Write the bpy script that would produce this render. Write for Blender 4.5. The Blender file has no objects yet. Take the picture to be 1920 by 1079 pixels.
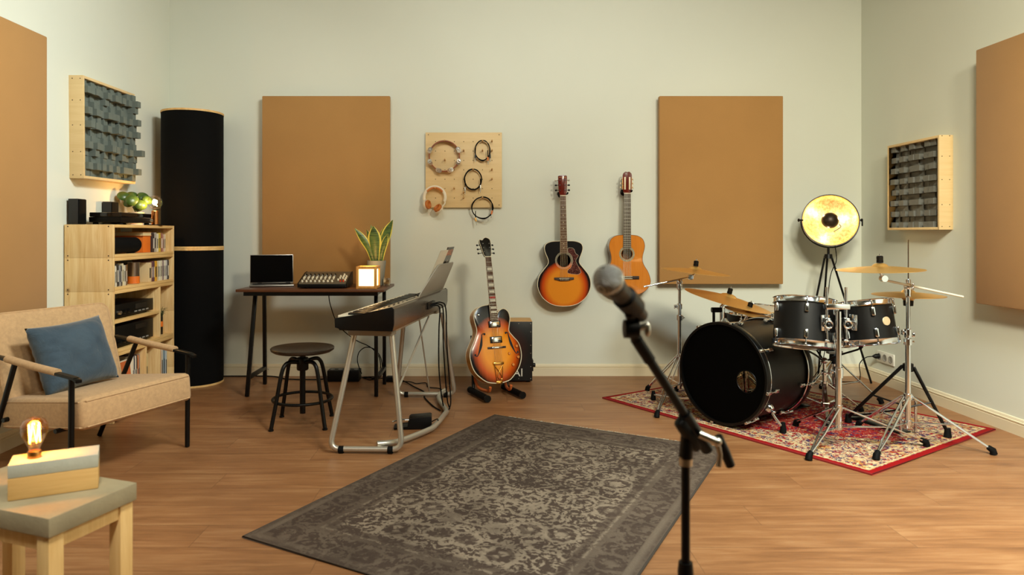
import bpy, bmesh, math, random
from mathutils import Vector, Matrix, Euler
random.seed(7)
SC = bpy.context.scene
COL = SC.collection
PI = math.pi
V = Vector
FPX, VX, VY, H = 1300.0, 907.0, 438.0, 1.12        # focal length in pixels, vanishing point, camera height (m)

def P(px, py, Y):
    """world point at depth Y that the photograph shows at (px, py)"""
    return V(((px - VX) * Y / FPX, Y, H - (py - VY) * Y / FPX))

def F(px, py, z=0.0):
    Y = FPX * (H - z) / (py - VY)
    return V(((px - VX) * Y / FPX, Y, z))

def lin(c):
    return tuple(((x / 255) / 12.92 if x / 255 <= .04045 else ((x / 255 + .055) / 1.055) ** 2.4) for x in c) + (1.0,)

# ------------------------------------------------------------------ materials
class NT:
    def __init__(s, name):
        s.m = bpy.data.materials.new(name); s.m.use_nodes = True
        s.t = s.m.node_tree; s.b = s.t.nodes['Principled BSDF']
    def n(s, typ, **k):
        o = s.t.nodes.new(typ)
        for a, v in k.items(): setattr(o, a, v)
        return o
    def l(s, a, b): s.t.links.new(a, b)
    def put(s, sock, v):
        if hasattr(v, 'is_output'): s.l(v, sock)
        else: sock.default_value = v
    def obj(s): return s.n('ShaderNodeTexCoord').outputs['Object']
    def mapping(s, vec, scale=(1, 1, 1), loc=(0, 0, 0), rot=(0, 0, 0)):
        o = s.n('ShaderNodeMapping'); s.l(vec, o.inputs['Vector'])
        o.inputs['Scale'].default_value = scale; o.inputs['Location'].default_value = loc; o.inputs['Rotation'].default_value = rot
        return o.outputs[0]
    def math(s, op, a, b=0.0, c=None):
        o = s.n('ShaderNodeMath', operation=op); s.put(o.inputs[0], a); s.put(o.inputs[1], b)
        if c is not None: s.put(o.inputs[2], c)
        return o.outputs[0]
    def vmath(s, op, a, b=(0, 0, 0)):
        o = s.n('ShaderNodeVectorMath', operation=op); s.put(o.inputs[0], a); s.put(o.inputs[1], b)
        return o.outputs['Value'] if op in ('LENGTH', 'DISTANCE', 'DOT_PRODUCT') else o.outputs[0]
    def sep(s, vec):
        o = s.n('ShaderNodeSeparateXYZ'); s.l(vec, o.inputs[0]); return o.outputs
    def comb(s, x, y, z):
        o = s.n('ShaderNodeCombineXYZ')
        for i, v in enumerate((x, y, z)): s.put(o.inputs[i], v)
        return o.outputs[0]
    def noise(s, vec, scale, detail=3, rough=.5, dist=0.0):
        o = s.n('ShaderNodeTexNoise'); s.l(vec, o.inputs['Vector'])
        o.inputs['Scale'].default_value = scale; o.inputs['Detail'].default_value = detail
        o.inputs['Roughness'].default_value = rough; o.inputs['Distortion'].default_value = dist
        return o.outputs
    def voro(s, vec, scale, feature='F1', rnd=1.0):
        o = s.n('ShaderNodeTexVoronoi', feature=feature); s.l(vec, o.inputs['Vector'])
        o.inputs['Scale'].default_value = scale; o.inputs['Randomness'].default_value = rnd
        return o.outputs
    def ramp(s, fac, stops, interp='LINEAR'):
        o = s.n('ShaderNodeValToRGB'); s.put(o.inputs[0], fac); r = o.color_ramp; r.interpolation = interp
        while len(r.elements) > 1: r.elements.remove(r.elements[-1])
        r.elements[0].position = stops[0][0]; r.elements[0].color = stops[0][1]
        for p, c in stops[1:]:
            e = r.elements.new(p); e.color = c
        return o.outputs[0]
    def mix(s, fac, a, b, mode='MIX'):
        o = s.n('ShaderNodeMix', data_type='RGBA', blend_type=mode)
        s.put(o.inputs[0], fac); s.put(o.inputs[6], a); s.put(o.inputs[7], b)
        return o.outputs[2]
    def bump(s, h, strength=.3, dist=.01):
        o = s.n('ShaderNodeBump'); s.put(o.inputs['Height'], h)
        o.inputs['Strength'].default_value = strength; o.inputs['Distance'].default_value = dist
        s.l(o.outputs[0], s.b.inputs['Normal'])
    def base(s, c): s.put(s.b.inputs['Base Color'], c)
    def set(s, rough=None, metal=None, spec=None, coat=None, coat_rough=None, sheen=None, trans=None, ior=None):
        for k, v in (('Roughness', rough), ('Metallic', metal), ('Specular IOR Level', spec), ('Coat Weight', coat),
                     ('Coat Roughness', coat_rough), ('Sheen Weight', sheen), ('Transmission Weight', trans), ('IOR', ior)):
            if v is not None: s.put(s.b.inputs[k], v)

MATS = {}
def mat(name, c, rough=.5, metal=0.0, spec=.5, coat=0.0, var=0.0, vscale=6.0, bump=0.0, bscale=200.0, emit=None, estr=0.0, sheen=0.0):
    if name in MATS: return MATS[name]
    t = NT(name); col = lin(c)
    if var or bump: ob = t.obj()
    if var:
        nz = t.noise(ob, vscale, 4, .6)[0]
        dk = tuple(x * (1 - var) for x in col[:3]) + (1,); lt = tuple(min(1, x * (1 + var)) for x in col[:3]) + (1,)
        t.base(t.ramp(nz, [(.3, dk), (.7, lt)]))
    else: t.base(col)
    if bump: t.bump(t.noise(ob, bscale, 2, .6)[0], bump, .004)
    t.set(rough, metal, spec, coat or None, None, sheen or None)
    if emit:
        t.b.inputs['Emission Color'].default_value = lin(emit); t.b.inputs['Emission Strength'].default_value = estr
    MATS[name] = t.m
    return t.m

def wood(name, light, dark, axis=0, scale=1.0, rough=.5, knots=0.0, coat=0.0, contrast=.5):
    if name in MATS: return MATS[name]
    t = NT(name); ob = t.obj()
    s = [14 * scale] * 3; s[axis] = 1.1 * scale
    g = t.noise(t.mapping(ob, tuple(s)), 3.0, 5, .6, .6)[0]
    s2 = [60 * scale] * 3; s2[axis] = 2.5 * scale
    f = t.noise(t.mapping(ob, tuple(s2)), 3.0, 3, .6)[0]
    v = t.math('ADD', t.math('MULTIPLY', g, .7), t.math('MULTIPLY', f, .3))
    c = t.ramp(v, [(.5 - contrast * .35, lin(dark)), (.5 + contrast * .25, lin(light))])
    if knots:
        k = t.voro(t.mapping(ob, (1, .8, .8)), 5.5)[0]
        kf = t.ramp(k, [(.0, (1, 1, 1, 1)), (.045, (.8, .8, .8, 1)), (.09, (0, 0, 0, 1))])
        c = t.mix(t.math('MULTIPLY', kf, knots), c, lin((120, 70, 30)))
    t.base(c); t.set(rough, 0, .4, coat or None)
    t.bump(f, .08, .002)
    MATS[name] = t.m
    return t.m

def glassy(name, tint=(255, 255, 255), refl=.12, rough=.03):
    """thin clear glass: see-through with a fresnel sheen"""
    if name in MATS: return MATS[name]
    t = NT(name)
    tr = t.n('ShaderNodeBsdfTransparent'); tr.inputs[0].default_value = lin(tint)
    gl = t.n('ShaderNodeBsdfGlossy'); gl.inputs['Roughness'].default_value = rough
    fr = t.n('ShaderNodeLayerWeight'); fr.inputs[0].default_value = .25
    mx = t.n('ShaderNodeMixShader'); f = t.math('ADD', t.math('MULTIPLY', fr.outputs['Facing'], .6), refl * .3)
    t.l(f, mx.inputs[0]); t.l(tr.outputs[0], mx.inputs[1]); t.l(gl.outputs[0], mx.inputs[2])
    out = [n for n in t.t.nodes if n.type == 'OUTPUT_MATERIAL'][0]; t.l(mx.outputs[0], out.inputs[0])
    MATS[name] = t.m
    return t.m

def emis(name, c, strength):
    if name in MATS: return MATS[name]
    t = NT(name); t.base(lin(c)); t.b.inputs['Emission Color'].default_value = lin(c); t.b.inputs['Emission Strength'].default_value = strength
    MATS[name] = t.m
    return t.m

# ------------------------------------------------------------------ mesh builder
def catmull(pts, n=6, closed=False):
    pts = [V(p) for p in pts]; m = len(pts); out = []
    rng = range(m) if closed else range(m - 1)
    for i in rng:
        if closed: p0, p1, p2, p3 = pts[(i - 1) % m], pts[i], pts[(i + 1) % m], pts[(i + 2) % m]
        else:
            p1, p2 = pts[i], pts[i + 1]
            p0 = pts[i - 1] if i else p1 * 2 - p2
            p3 = pts[i + 2] if i + 2 < m else p2 * 2 - p1
        for k in range(n):
            t = k / n
            out.append(.5 * ((2 * p1) + (p2 - p0) * t + (2 * p0 - 5 * p1 + 4 * p2 - p3) * t * t + (3 * p1 - p0 - 3 * p2 + p3) * t ** 3))
    if not closed: out.append(pts[-1])
    return out

def basis(z, hint=None):
    """rotation whose local z axis is the given direction"""
    z = V(z).normalized()
    h = V(hint) if hint is not None else (V((0, 0, 1)) if abs(z.z) < .95 else V((1, 0, 0)))
    x = h.cross(z).normalized() if hint is None else (h - z * h.dot(z)).normalized()
    y = z.cross(x)
    return Matrix((x, y, z)).transposed()

def frame(loc, z, hint=None):
    return Matrix.Translation(V(loc)) @ basis(z, hint).to_4x4()

class MB:
    def __init__(s, M=None):
        s.bm = bmesh.new(); s.M = M.copy() if M is not None else Matrix(); s.mi = 0
    def v(s, p): return s.bm.verts.new(s.M @ V(p))
    def f(s, vs):
        try:
            f = s.bm.faces.new(vs); f.material_index = s.mi; return f
        except ValueError: return None
    def quad(s, *pts): return s.f([s.v(p) for p in pts])
    def box(s, c, size, bev=0.0, R=None, seg=2):
        c = V(c); h = V(size) / 2; vs = []
        for x in (-1, 1):
            for y in (-1, 1):
                for z in (-1, 1):
                    p = V((x * h.x, y * h.y, z * h.z))
                    if R is not None: p = R @ p
                    vs.append(s.v(c + p))
        fs = [s.f([vs[i] for i in q]) for q in ((0, 1, 3, 2), (4, 6, 7, 5), (0, 4, 5, 1), (2, 3, 7, 6), (0, 2, 6, 4), (1, 5, 7, 3))]
        if bev > 0:
            es = list({e for f in fs for e in f.edges})
            r = bmesh.ops.bevel(s.bm, geom=es, offset=bev, segments=seg, affect='EDGES', profile=.5)
            for f in r['faces']: f.material_index = s.mi
        return s
    def bb(s, a, b, bev=0.0):
        a, b = V(a), V(b)
        return s.box((a + b) / 2, V((abs(b.x - a.x), abs(b.y - a.y), abs(b.z - a.z))), bev)
    def rings(s, rings, closed=False, cap=True):
        m = len(rings[0]); R = [[s.v(p) for p in r] for r in rings]
        for i in range(len(R) if closed else len(R) - 1):
            a, b = R[i], R[(i + 1) % len(R)]
            for k in range(m): s.f([a[k], a[(k + 1) % m], b[(k + 1) % m], b[k]])
        if cap and not closed:
            s.f(R[0][::-1]); s.f(R[-1])
        return s
    def tube(s, pts, r, seg=10, closed=False, cap=True, smooth=0, flat=1.0):
        pts = [V(p) for p in pts]
        if smooth: pts = catmull(pts, smooth, closed)
        n = len(pts); rr = r if isinstance(r, (list, tuple)) else [r] * n
        if len(rr) != n: rr = [rr[0] + (rr[-1] - rr[0]) * i / (n - 1) for i in range(n)]
        T = []
        for i in range(n):
            a = pts[(i - 1) % n] if (closed or i) else pts[0]; b = pts[(i + 1) % n] if (closed or i < n - 1) else pts[-1]
            d = b - a
            T.append(d.normalized() if d.length > 1e-9 else (T[-1] if T else V((0, 0, 1))))
        u = (V((0, 0, 1)) if abs(T[0].z) < .9 else V((1, 0, 0))).cross(T[0]).normalized(); out = []
        for i in range(n):
            u = (u - T[i] * u.dot(T[i]))
            u = u.normalized() if u.length > 1e-6 else V((1, 0, 0)).cross(T[i]).normalized()
            w = T[i].cross(u)
            out.append([pts[i] + (u * math.cos(2 * PI * k / seg) + w * math.sin(2 * PI * k / seg) * flat) * rr[i] for k in range(seg)])
        return s.rings(out, closed, cap)
    def cyl(s, a, b, r, r2=None, seg=20): return s.tube([a, b], [r, r if r2 is None else r2], seg)
    def torus(s, c, z, R, r, seg=40, cs=8):
        B = basis(z); c = V(c)
        return s.tube([c + B @ V((math.cos(2 * PI * i / seg) * R, math.sin(2 * PI * i / seg) * R, 0)) for i in range(seg)], r, cs, True)
    def lathe(s, prof, c=(0, 0, 0), z=(0, 0, 1), seg=32, closed=False, cap=True):
        B = basis(z); c = V(c)
        rs = [[c + B @ V((max(r, 1e-5) * math.cos(2 * PI * k / seg), max(r, 1e-5) * math.sin(2 * PI * k / seg), h)) for k in range(seg)] for r, h in prof]
        return s.rings(rs, closed, cap=cap and not closed)
    def ball(s, c, r, seg=16, R=None):
        c = V(c); r = V((r, r, r)) if not hasattr(r, '__len__') else V(r); rs = []
        n = max(6, seg // 2)
        for i in range(n + 1):
            a = -PI / 2 + PI * i / n
            q = []
            for k in range(seg):
                p = V((r.x * max(math.cos(a), 1e-4) * math.cos(2 * PI * k / seg), r.y * max(math.cos(a), 1e-4) * math.sin(2 * PI * k / seg), r.z * math.sin(a)))
                q.append(c + (R @ p if R is not None else p))
            rs.append(q)
        return s.rings(rs)
    def prism(s, outline, d0, d1, fn=lambda u, v, w: V((u, w, v)), bev=0.0):
        """outline in (u, v), pushed from w=d0 to w=d1"""
        a = [s.v(fn(p[0], p[1], d0)) for p in outline]; b = [s.v(fn(p[0], p[1], d1)) for p in outline]; n = len(a)
        f0 = s.f(a[::-1]); f1 = s.f(b)
        for k in range(n): s.f([a[k], a[(k + 1) % n], b[(k + 1) % n], b[k]])
        if bev > 0:
            es = list({e for f in (f0, f1) for e in f.edges})
            r = bmesh.ops.bevel(s.bm, geom=es, offset=bev, segments=2, affect='EDGES', profile=.5)
            for f in r['faces']: f.material_index = s.mi
        return s
    def grid(s, fn, nu, nv):
        vs = [[s.v(fn(i / nu, j / nv)) for j in range(nv + 1)] for i in range(nu + 1)]
        for i in range(nu):
            for j in range(nv): s.f([vs[i][j], vs[i + 1][j], vs[i + 1][j + 1], vs[i][j + 1]])
        return s
    def build(s, name, mats, parent=None, world=True, angle=40, subsurf=0, solid=0.0):
        bm = s.bm
        bmesh.ops.remove_doubles(bm, verts=bm.verts, dist=1e-6)
        bmesh.ops.recalc_face_normals(bm, faces=bm.faces)
        if parent is not None and world:
            root = parent
            while root.parent: root = root.parent
            bm.transform(root.matrix_basis.inverted())
        me = bpy.data.meshes.new(name); bm.to_mesh(me); bm.free()
        for m in (mats if isinstance(mats, (list, tuple)) else [mats]): me.materials.append(m)
        for p in me.polygons: p.use_smooth = True
        me.set_sharp_from_angle(angle=math.radians(angle))
        o = bpy.data.objects.new(name, me); COL.objects.link(o)
        if parent is not None: o.parent = parent
        if solid:
            md = o.modifiers.new('thickness', 'SOLIDIFY'); md.thickness = solid; md.offset = 0
        if subsurf:
            md = o.modifiers.new('smooth', 'SUBSURF'); md.levels = subsurf; md.render_levels = subsurf
        return o

def tag(o, label, cat, group=None):
    o['label'] = label; o['category'] = cat
    if group: o['group'] = group
    return o

def thing(name, label, cat, loc=(0, 0, 0), rot=(0, 0, 0), group=None):
    o = bpy.data.objects.new(name, None); COL.objects.link(o); o.empty_display_size = .05
    o.location = loc; o.rotation_euler = rot
    return tag(o, label, cat, group)

def solo(mb, name, mats, label, cat, loc=None, group=None, **k):
    """a thing that is one mesh: origin moved to loc"""
    if loc is not None: mb.bm.transform(Matrix.Translation(-V(loc)))
    o = mb.build(name, mats, None, **k)
    if loc is not None: o.location = loc
    return tag(o, label, cat, group)

def struct(mb, name, mats, **k):
    o = mb.build(name, mats, None, **k); o['kind'] = 'structure'
    return o

def dup(root, loc, label, rot=None, group=None):
    r = root.copy(); COL.objects.link(r); r.location = loc
    if rot is not None: r.rotation_euler = rot
    r['label'] = label
    if group: r['group'] = group
    for ch in list(root.children):
        c = ch.copy(); COL.objects.link(c); c.parent = r
        for g in list(ch.children):
            d = g.copy(); COL.objects.link(d); d.parent = c
    return r

def text_mesh(body, size, M, name, m, parent, depth=.0006, align='CENTER'):
    cu = bpy.data.curves.new(name, 'FONT'); cu.body = body; cu.size = size; cu.extrude = depth
    cu.align_x = align; cu.align_y = 'CENTER'
    o = bpy.data.objects.new(name, cu); COL.objects.link(o)
    bpy.context.view_layer.update()
    me = bpy.data.meshes.new_from_object(o.evaluated_get(bpy.context.evaluated_depsgraph_get()))
    bpy.data.objects.remove(o)
    me.name = name; me.materials.clear(); me.materials.append(m)
    root = parent
    while root.parent: root = root.parent
    me.transform(root.matrix_basis.inverted() @ M)
    r = bpy.data.objects.new(name, me); COL.objects.link(r); r.parent = parent
    return r

# ------------------------------------------------------------------ shared materials
CHROME = mat('chrome', (226, 233, 240), .11, 1.0)
STEEL = mat('brushed steel', (200, 196, 186), .28, 1.0)
BLACK = mat('matt black paint', (5, 5, 5), .6, spec=.2)
BLKMET = mat('satin black metal', (4, 4, 4), .36, spec=.3)
RUBBER = mat('black rubber', (4, 4, 4), .7, spec=.15)
BLKPLA = mat('black plastic', (4, 4, 4), .42, spec=.25)
GOLD = mat('gold metal', (215, 165, 85), .22, 1.0)
BRASS = mat('brass', (205, 150, 80), .3, 1.0)
WHITE = mat('white plastic', (226, 222, 210), .4)
GREYPL = mat('grey plastic', (150, 146, 138), .45)
PINE = wood('pine', (236, 205, 150), (214, 170, 108), 2, 1.0, .55, knots=.7)
PINEH = wood('pine boards', (234, 196, 132), (212, 165, 98), 1, 1.0, .55, knots=.3)
BIRCH = wood('birch plywood', (228, 200, 150), (214, 182, 128), 0, .8, .5, contrast=.8)
# ------------------------------------------------------------------ the room
XL, XR, YB, YF, ZC = -2.47, 2.97, 5.453, -3.6, 3.5
def wall_mat(name, c):
    t = NT(name); ob = t.obj()
    nz = t.noise(ob, 1.3, 3, .5)[0]
    a = lin(c); t.base(t.ramp(nz, [(.3, tuple(x * .97 for x in a[:3]) + (1,)), (.7, a)]))
    t.set(.85, 0, .25); t.bump(t.noise(ob, 160, 3, .6)[0], .05, .003)
    return t.m
WALL = wall_mat('wall paint', (219, 222, 210))
CEIL = wall_mat('ceiling paint', (150, 148, 138))
TRIM = mat('skirting paint', (224, 212, 184), .5)

def floor_mat():
    t = NT('oak laminate'); ob = t.obj(); x, y, z = t.sep(ob)
    pw, pl = .19, 1.3
    row = t.math('FLOOR', t.math('DIVIDE', y, pw))
    off = t.math('MULTIPLY', t.math('FRACT', t.math('MULTIPLY', row, .37)), pl)
    xx = t.math('DIVIDE', t.math('ADD', x, off), pl); colm = t.math('FLOOR', xx)
    wn = t.n('ShaderNodeTexWhiteNoise', noise_dimensions='2D'); t.l(t.comb(row, colm, 0), wn.inputs['Vector'])
    rnd = wn.outputs['Value']
    vec = t.vmath('ADD', t.comb(t.math('MULTIPLY', x, 1.0), y, 0), t.comb(t.math('MULTIPLY', rnd, 37), t.math('MULTIPLY', rnd, 11), 0))
    g = t.noise(t.mapping(vec, (1.1, 13, 1)), 2.2, 5, .62, .8)[0]
    fine = t.noise(t.mapping(vec, (3, 90, 1)), 2.0, 3, .6)[0]
    blot = t.noise(t.mapping(vec, (1.6, 4, 1)), 1.6, 3, .55)[0]
    v = t.math('ADD', t.math('MULTIPLY', g, .5), t.math('ADD', t.math('MULTIPLY', fine, .18), t.math('MULTIPLY', blot, .32)))
    c = t.ramp(v, [(.30, lin((104, 66, 38))), (.5, lin((146, 100, 62))), (.68, lin((174, 131, 89)))])
    c = t.mix(t.math('MULTIPLY', rnd, .28), c, lin((128, 88, 56)))
    kn = t.voro(t.mapping(vec, (1.0, 2.6, 1)), 1.4)[0]
    kf = t.ramp(kn, [(0, (1, 1, 1, 1)), (.05, (.5, .5, .5, 1)), (.12, (0, 0, 0, 1))])
    c = t.mix(t.math('MULTIPLY', kf, .5), c, lin((92, 56, 34)))
    fy = t.math('FRACT', t.math('DIVIDE', y, pw)); fx = t.math('FRACT', xx)
    gy = t.math('LESS_THAN', t.math('MINIMUM', fy, t.math('SUBTRACT', 1.0, fy)), .009)
    gx = t.math('LESS_THAN', t.math('MINIMUM', fx, t.math('SUBTRACT', 1.0, fx)), .0012)
    gr = t.math('MAXIMUM', gy, gx)
    c = t.mix(t.math('MULTIPLY', gr, .45), c, lin((78, 48, 30)))
    t.base(c); t.set(t.math('ADD', .34, t.math('MULTIPLY', fine, .18)), 0, .45)
    t.bump(t.math('SUBTRACT', t.math('MULTIPLY', fine, .4), gr), .12, .002)
    return t.m
FLOOR = floor_mat()
struct(MB().bb((XL - .2, YF - .2, -.1), (XR + .2, YB + .2, 0)), 'floor', FLOOR)
struct(MB().bb((XL - .2, YF - .2, ZC), (XR + .2, YB + .2, ZC + .1)), 'ceiling', CEIL)
struct(MB().bb((XL, YB, 0), (XR, YB + .2, ZC)), 'wall_back', WALL)
struct(MB().bb((XL - .2, YF - .2, 0), (XL, YB + .2, ZC)), 'wall_left', WALL)
struct(MB().bb((XR, YF - .2, 0), (XR + .2, YB + .2, ZC)), 'wall_right', WALL)
struct(MB().bb((XL, YF - .2, 0), (XR, YF, ZC)), 'wall_front', mat('dark front wall', (140, 132, 116), .9))
def skirting(name, a, b, n):
    """moulded board from a to b along the wall, n points into the room"""
    a, b, n = V(a), V(b), V(n)
    prof = [(0, 0), (.016, 0), (.016, .062), (.012, .064), (.012, .068), (.016, .070), (.016, .076), (.010, .078), (.010, .083), (.006, .092), (0, .094)]
    mb = MB()
    mb.rings([[p + n * u + V((0, 0, w)) for u, w in prof] for p in (a, b)])
    struct(mb, name, TRIM, angle=25)
skirting('baseboard_back', (XL, YB, 0), (XR, YB, 0), (0, -1, 0))
skirting('baseboard_left', (XL, YF, 0), (XL, YB - .016, 0), (1, 0, 0))
skirting('baseboard_right', (XR, YF, 0), (XR, YB - .016, 0), (-1, 0, 0))

# ------------------------------------------------------------------ acoustic panels
def fabric(name, c, var=.06, scale=420, bump=.25, v2=2.5, sheen=.15):
    t = NT(name); ob = t.obj(); a = lin(c)
    w = t.noise(ob, scale, 2, .7)[0]; big = t.noise(ob, v2, 3, .55)[0]
    v = t.math('ADD', t.math('MULTIPLY', w, .5), t.math('MULTIPLY', big, .5))
    t.base(t.ramp(v, [(.3, tuple(x * (1 - var * 2) for x in a[:3]) + (1,)), (.7, tuple(min(1, x * (1 + var)) for x in a[:3]) + (1,))]))
    t.set(.9, 0, .15, sheen=sheen); t.bump(w, bump, .002)
    MATS[name] = t.m
    return t.m
PANEL = fabric('tan panel cloth', (174, 130, 78), .05)
def panel(label, a, b, face, gap):
    """a cloth covered board; a..b is its box, face the axis pointing into the room, gap the distance of its back to the wall"""
    a, b = V(a), V(b); c = (a + b) / 2
    t = thing('acoustic_absorber', label, 'acoustic panel', (c.x, c.y, min(a.z, b.z)), group='tan acoustic panels')
    MB().bb(a, b, .006).build('cloth_cover', PANEL, t)
    # wooden back frame, seen as a slim edge behind the cloth
    fr = MB(); n = V(face)
    lo = V((min(a.x, b.x), min(a.y, b.y), min(a.z, b.z))); hi = V((max(a.x, b.x), max(a.y, b.y), max(a.z, b.z)))
    for i in range(3):
        if abs(n[i]) > .5:
            if n[i] > 0: hi[i] = lo[i]; lo[i] -= gap
            else: lo[i] = hi[i]; hi[i] += gap
        else: lo[i] += .012; hi[i] -= .012
    fr.bb(lo, hi); fr.build('back_frame', PINEH, t)
    return t
panel('wide tan cloth acoustic panel on the back wall behind the desk', (-1.719, 5.375, .727), (-.727, 5.415, 2.187), (0, -1, 0), .038)
panel('tan cloth acoustic panel on the back wall between classical guitar and tripod lamp', (1.36, 5.365, .727), (2.318, 5.415, 2.185), (0, -1, 0), .038)
panel('tan cloth acoustic panel on the wall behind the armchair', (-2.428, 2.81, .70), (-2.385, 3.79, 2.195), (1, 0, 0), .042)
panel('tan cloth acoustic panel on the wall beyond the drum kit', (2.91, 3.08, .712), (2.87, 4.045, 2.19), (-1, 0, 0), .06)

# ------------------------------------------------------------------ diffusers
FOAM = mat('slate foam', (106, 114, 108), .9, spec=.15, var=.06, vscale=30, bump=.15, bscale=300)
FOAMD = mat('grey foam', (112, 112, 106), .75, spec=.25, var=.06, vscale=30, bump=.15, bscale=300)
def diffuser(label, X, side, y0, y1, z0, z1, dep, m, rows, cols, proud, pattern, tilt=0.0):
    """side +1: hangs on the wall at X and looks towards +x"""
    t = thing('sound_diffuser', label, 'sound diffuser', (X, (y0 + y1) / 2, z0), (tilt, 0, 0), 'block sound diffusers')
    th = .016; xf = X + side * dep; ym, zm = (y0 + y1) / 2, z0
    fr = MB()
    for q0, q1 in (((X, y0, z0), (xf, y0 + th, z1)), ((X, y1 - th, z0), (xf, y1, z1)), ((X, y0 + th, z0), (xf, y1 - th, z0 + th)), ((X, y0 + th, z1 - th), (xf, y1 - th, z1))):
        fr.bb(q0, q1, .001)
    fr.bb((X, y0 + th, z0 + th), (X + side * .01, y1 - th, z1 - th))
    # screw heads on the near side
    fr.mi = 1
    for zz in (.02, .16, .32, .47, .6):
        if z0 + zz < z1:
            for xx in (.25, .8): fr.cyl((X + side * dep * xx, y0 - .0008, z0 + zz * .99), (X + side * dep * xx, y0 + .002, z0 + zz * .99), .0032, seg=8)
    bl = MB()
    h, w = (z1 - z0 - 2 * th) / rows, (y1 - y0 - 2 * th) / cols
    for r in range(rows):
        for c in range(cols):
            d = pattern(r, c)
            bl.bb((X + side * .011, y0 + th + c * w + .0004, z0 + th + r * h + .0004), (X + side * (.02 + (dep - .02 + proud) * d), y0 + th + (c + 1) * w - .0004, z0 + th + (r + 1) * h - .0004))
    M = Matrix.Translation((X, ym, zm)); 
    for mb, nm, ms in ((fr, 'frame', [BIRCH, mat('screw holes', (70, 45, 25), .8)]), (bl, 'foam_insert', m)):
        mb.bm.transform(M.inverted()); mb.build(nm, ms, t, world=False, angle=25)
    return t
def pat_l(r, c):
    kind = (.5, .95, .55, .62, .98, .58, .5, .9, .6, .95, .55, .5, .92, .55)[r % 14]
    alt = (0, .22, 0, .1, .25, 0, .18, 0, .24, 0, .2, .05, -.25)[c % 13]
    sp = .18 if (r * 5 + c * 3) % 7 == 0 else 0
    return max(.3, kind * .8 - alt + sp)
def pat_r(r, c):
    row = (.95, .3, .88, .45, .95, .25, .9, .4, .95, .22, .9, .35, .92, .25, .85)[r % 15]
    gap = (.55, 0, .05, .6, .1, 0, .45, .0, .5, .05)[c % 10]
    return max(.1, row - gap * (1 if row > .6 else .2) - (.12 if (c + r) % 3 == 0 else 0))
diffuser('square wood framed diffuser of slate foam blocks above the pine bookshelf', XL, 1, 4.133, 4.746, 1.454, 2.067, .086, FOAM, 14, 13, .05, pat_l, math.radians(.8))
diffuser('square wood framed diffuser of dark grey blocks on the wall above the drum kit', XR, -1, 4.387, 4.95, 1.144, 1.744, .088, FOAMD, 15, 10, -.004, pat_r)

# ------------------------------------------------------------------ tall black bass trap: two drums on top of each other
TRAPCLOTH = fabric('black speaker cloth', (5, 5, 5), .05, sheen=0.0)
def trap(label, z0, z1):
    t = thing('bass_trap', label, 'bass trap', (-2.185, 5.205, z0), group='black bass trap cylinders')
    c = V((-2.185, 5.205, 0)); R = .218
    MB().cyl(c + V((0, 0, z0 + .014)), c + V((0, 0, z1 - .014)), R, seg=64).build('cloth_tube', TRAPCLOTH, t)
    for a, b in ((z0, z0 + .014), (z1 - .014, z1)):
        MB().lathe([(R - .01, a), (R + .003, a), (R + .003, b), (R - .01, b)], c, seg=64).build('wooden_rim', PINEH, t)
trap('lower half of the tall black cloth bass trap, standing on the floor', 0.001, 1.010)
trap('upper half of the tall black cloth bass trap, on top of the other', 1.011, 2.025)

# ------------------------------------------------------------------ wall sockets by the drum kit
def sockets():
    x = XR; y0, y1, z0, z1 = 5.005, 5.225, .158, .242
    t = thing('wall_socket', 'white triple wall socket above the skirting beside the drum kit', 'wall socket', (x, (y0 + y1) / 2, z0))
    MB().bb((x - .011, y0, z0), (x - .0005, y1, z1), .004).build('cover_plate', WHITE, t)
    for k in range(3):
        c = V((x - .0115, y0 + .037 + k * .073, (z0 + z1) / 2))
        MB().lathe([(.026, 0), (.026, .003), (.021, .003), (.019, .0005), (.002, .0005)], c + V((.001, 0, 0)), (-1, 0, 0), 24).build('outlet', [GREYPL], t)
    c = V((x - .012, y1 - .037, (z0 + z1) / 2))
    p = thing('power_plug', 'black plug with its cable in the white wall socket', 'plug', c)
    MB().lathe([(.0185, 0), (.0185, .02), (.013, .034), (.006, .045)], c - V((.0035, 0, 0)), (-1, 0, 0), 16).build('plug_body', BLKPLA, p)
    cb = [c - V((.048, 0, 0)), c + V((-.10, .0, -.01)), c + V((-.14, .01, -.06)), c + V((-.13, .02, -.15)), c + V((-.15, .03, -.195)), c + V((-.3, .02, -.196)), V((2.5, 5.12, .006)), V((2.2, 5.25, .006)), V((1.95, 5.2, .006))]
    MB().tube(cb, .0035, 8, smooth=8).build('cable', RUBBER, p)
sockets()
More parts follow.
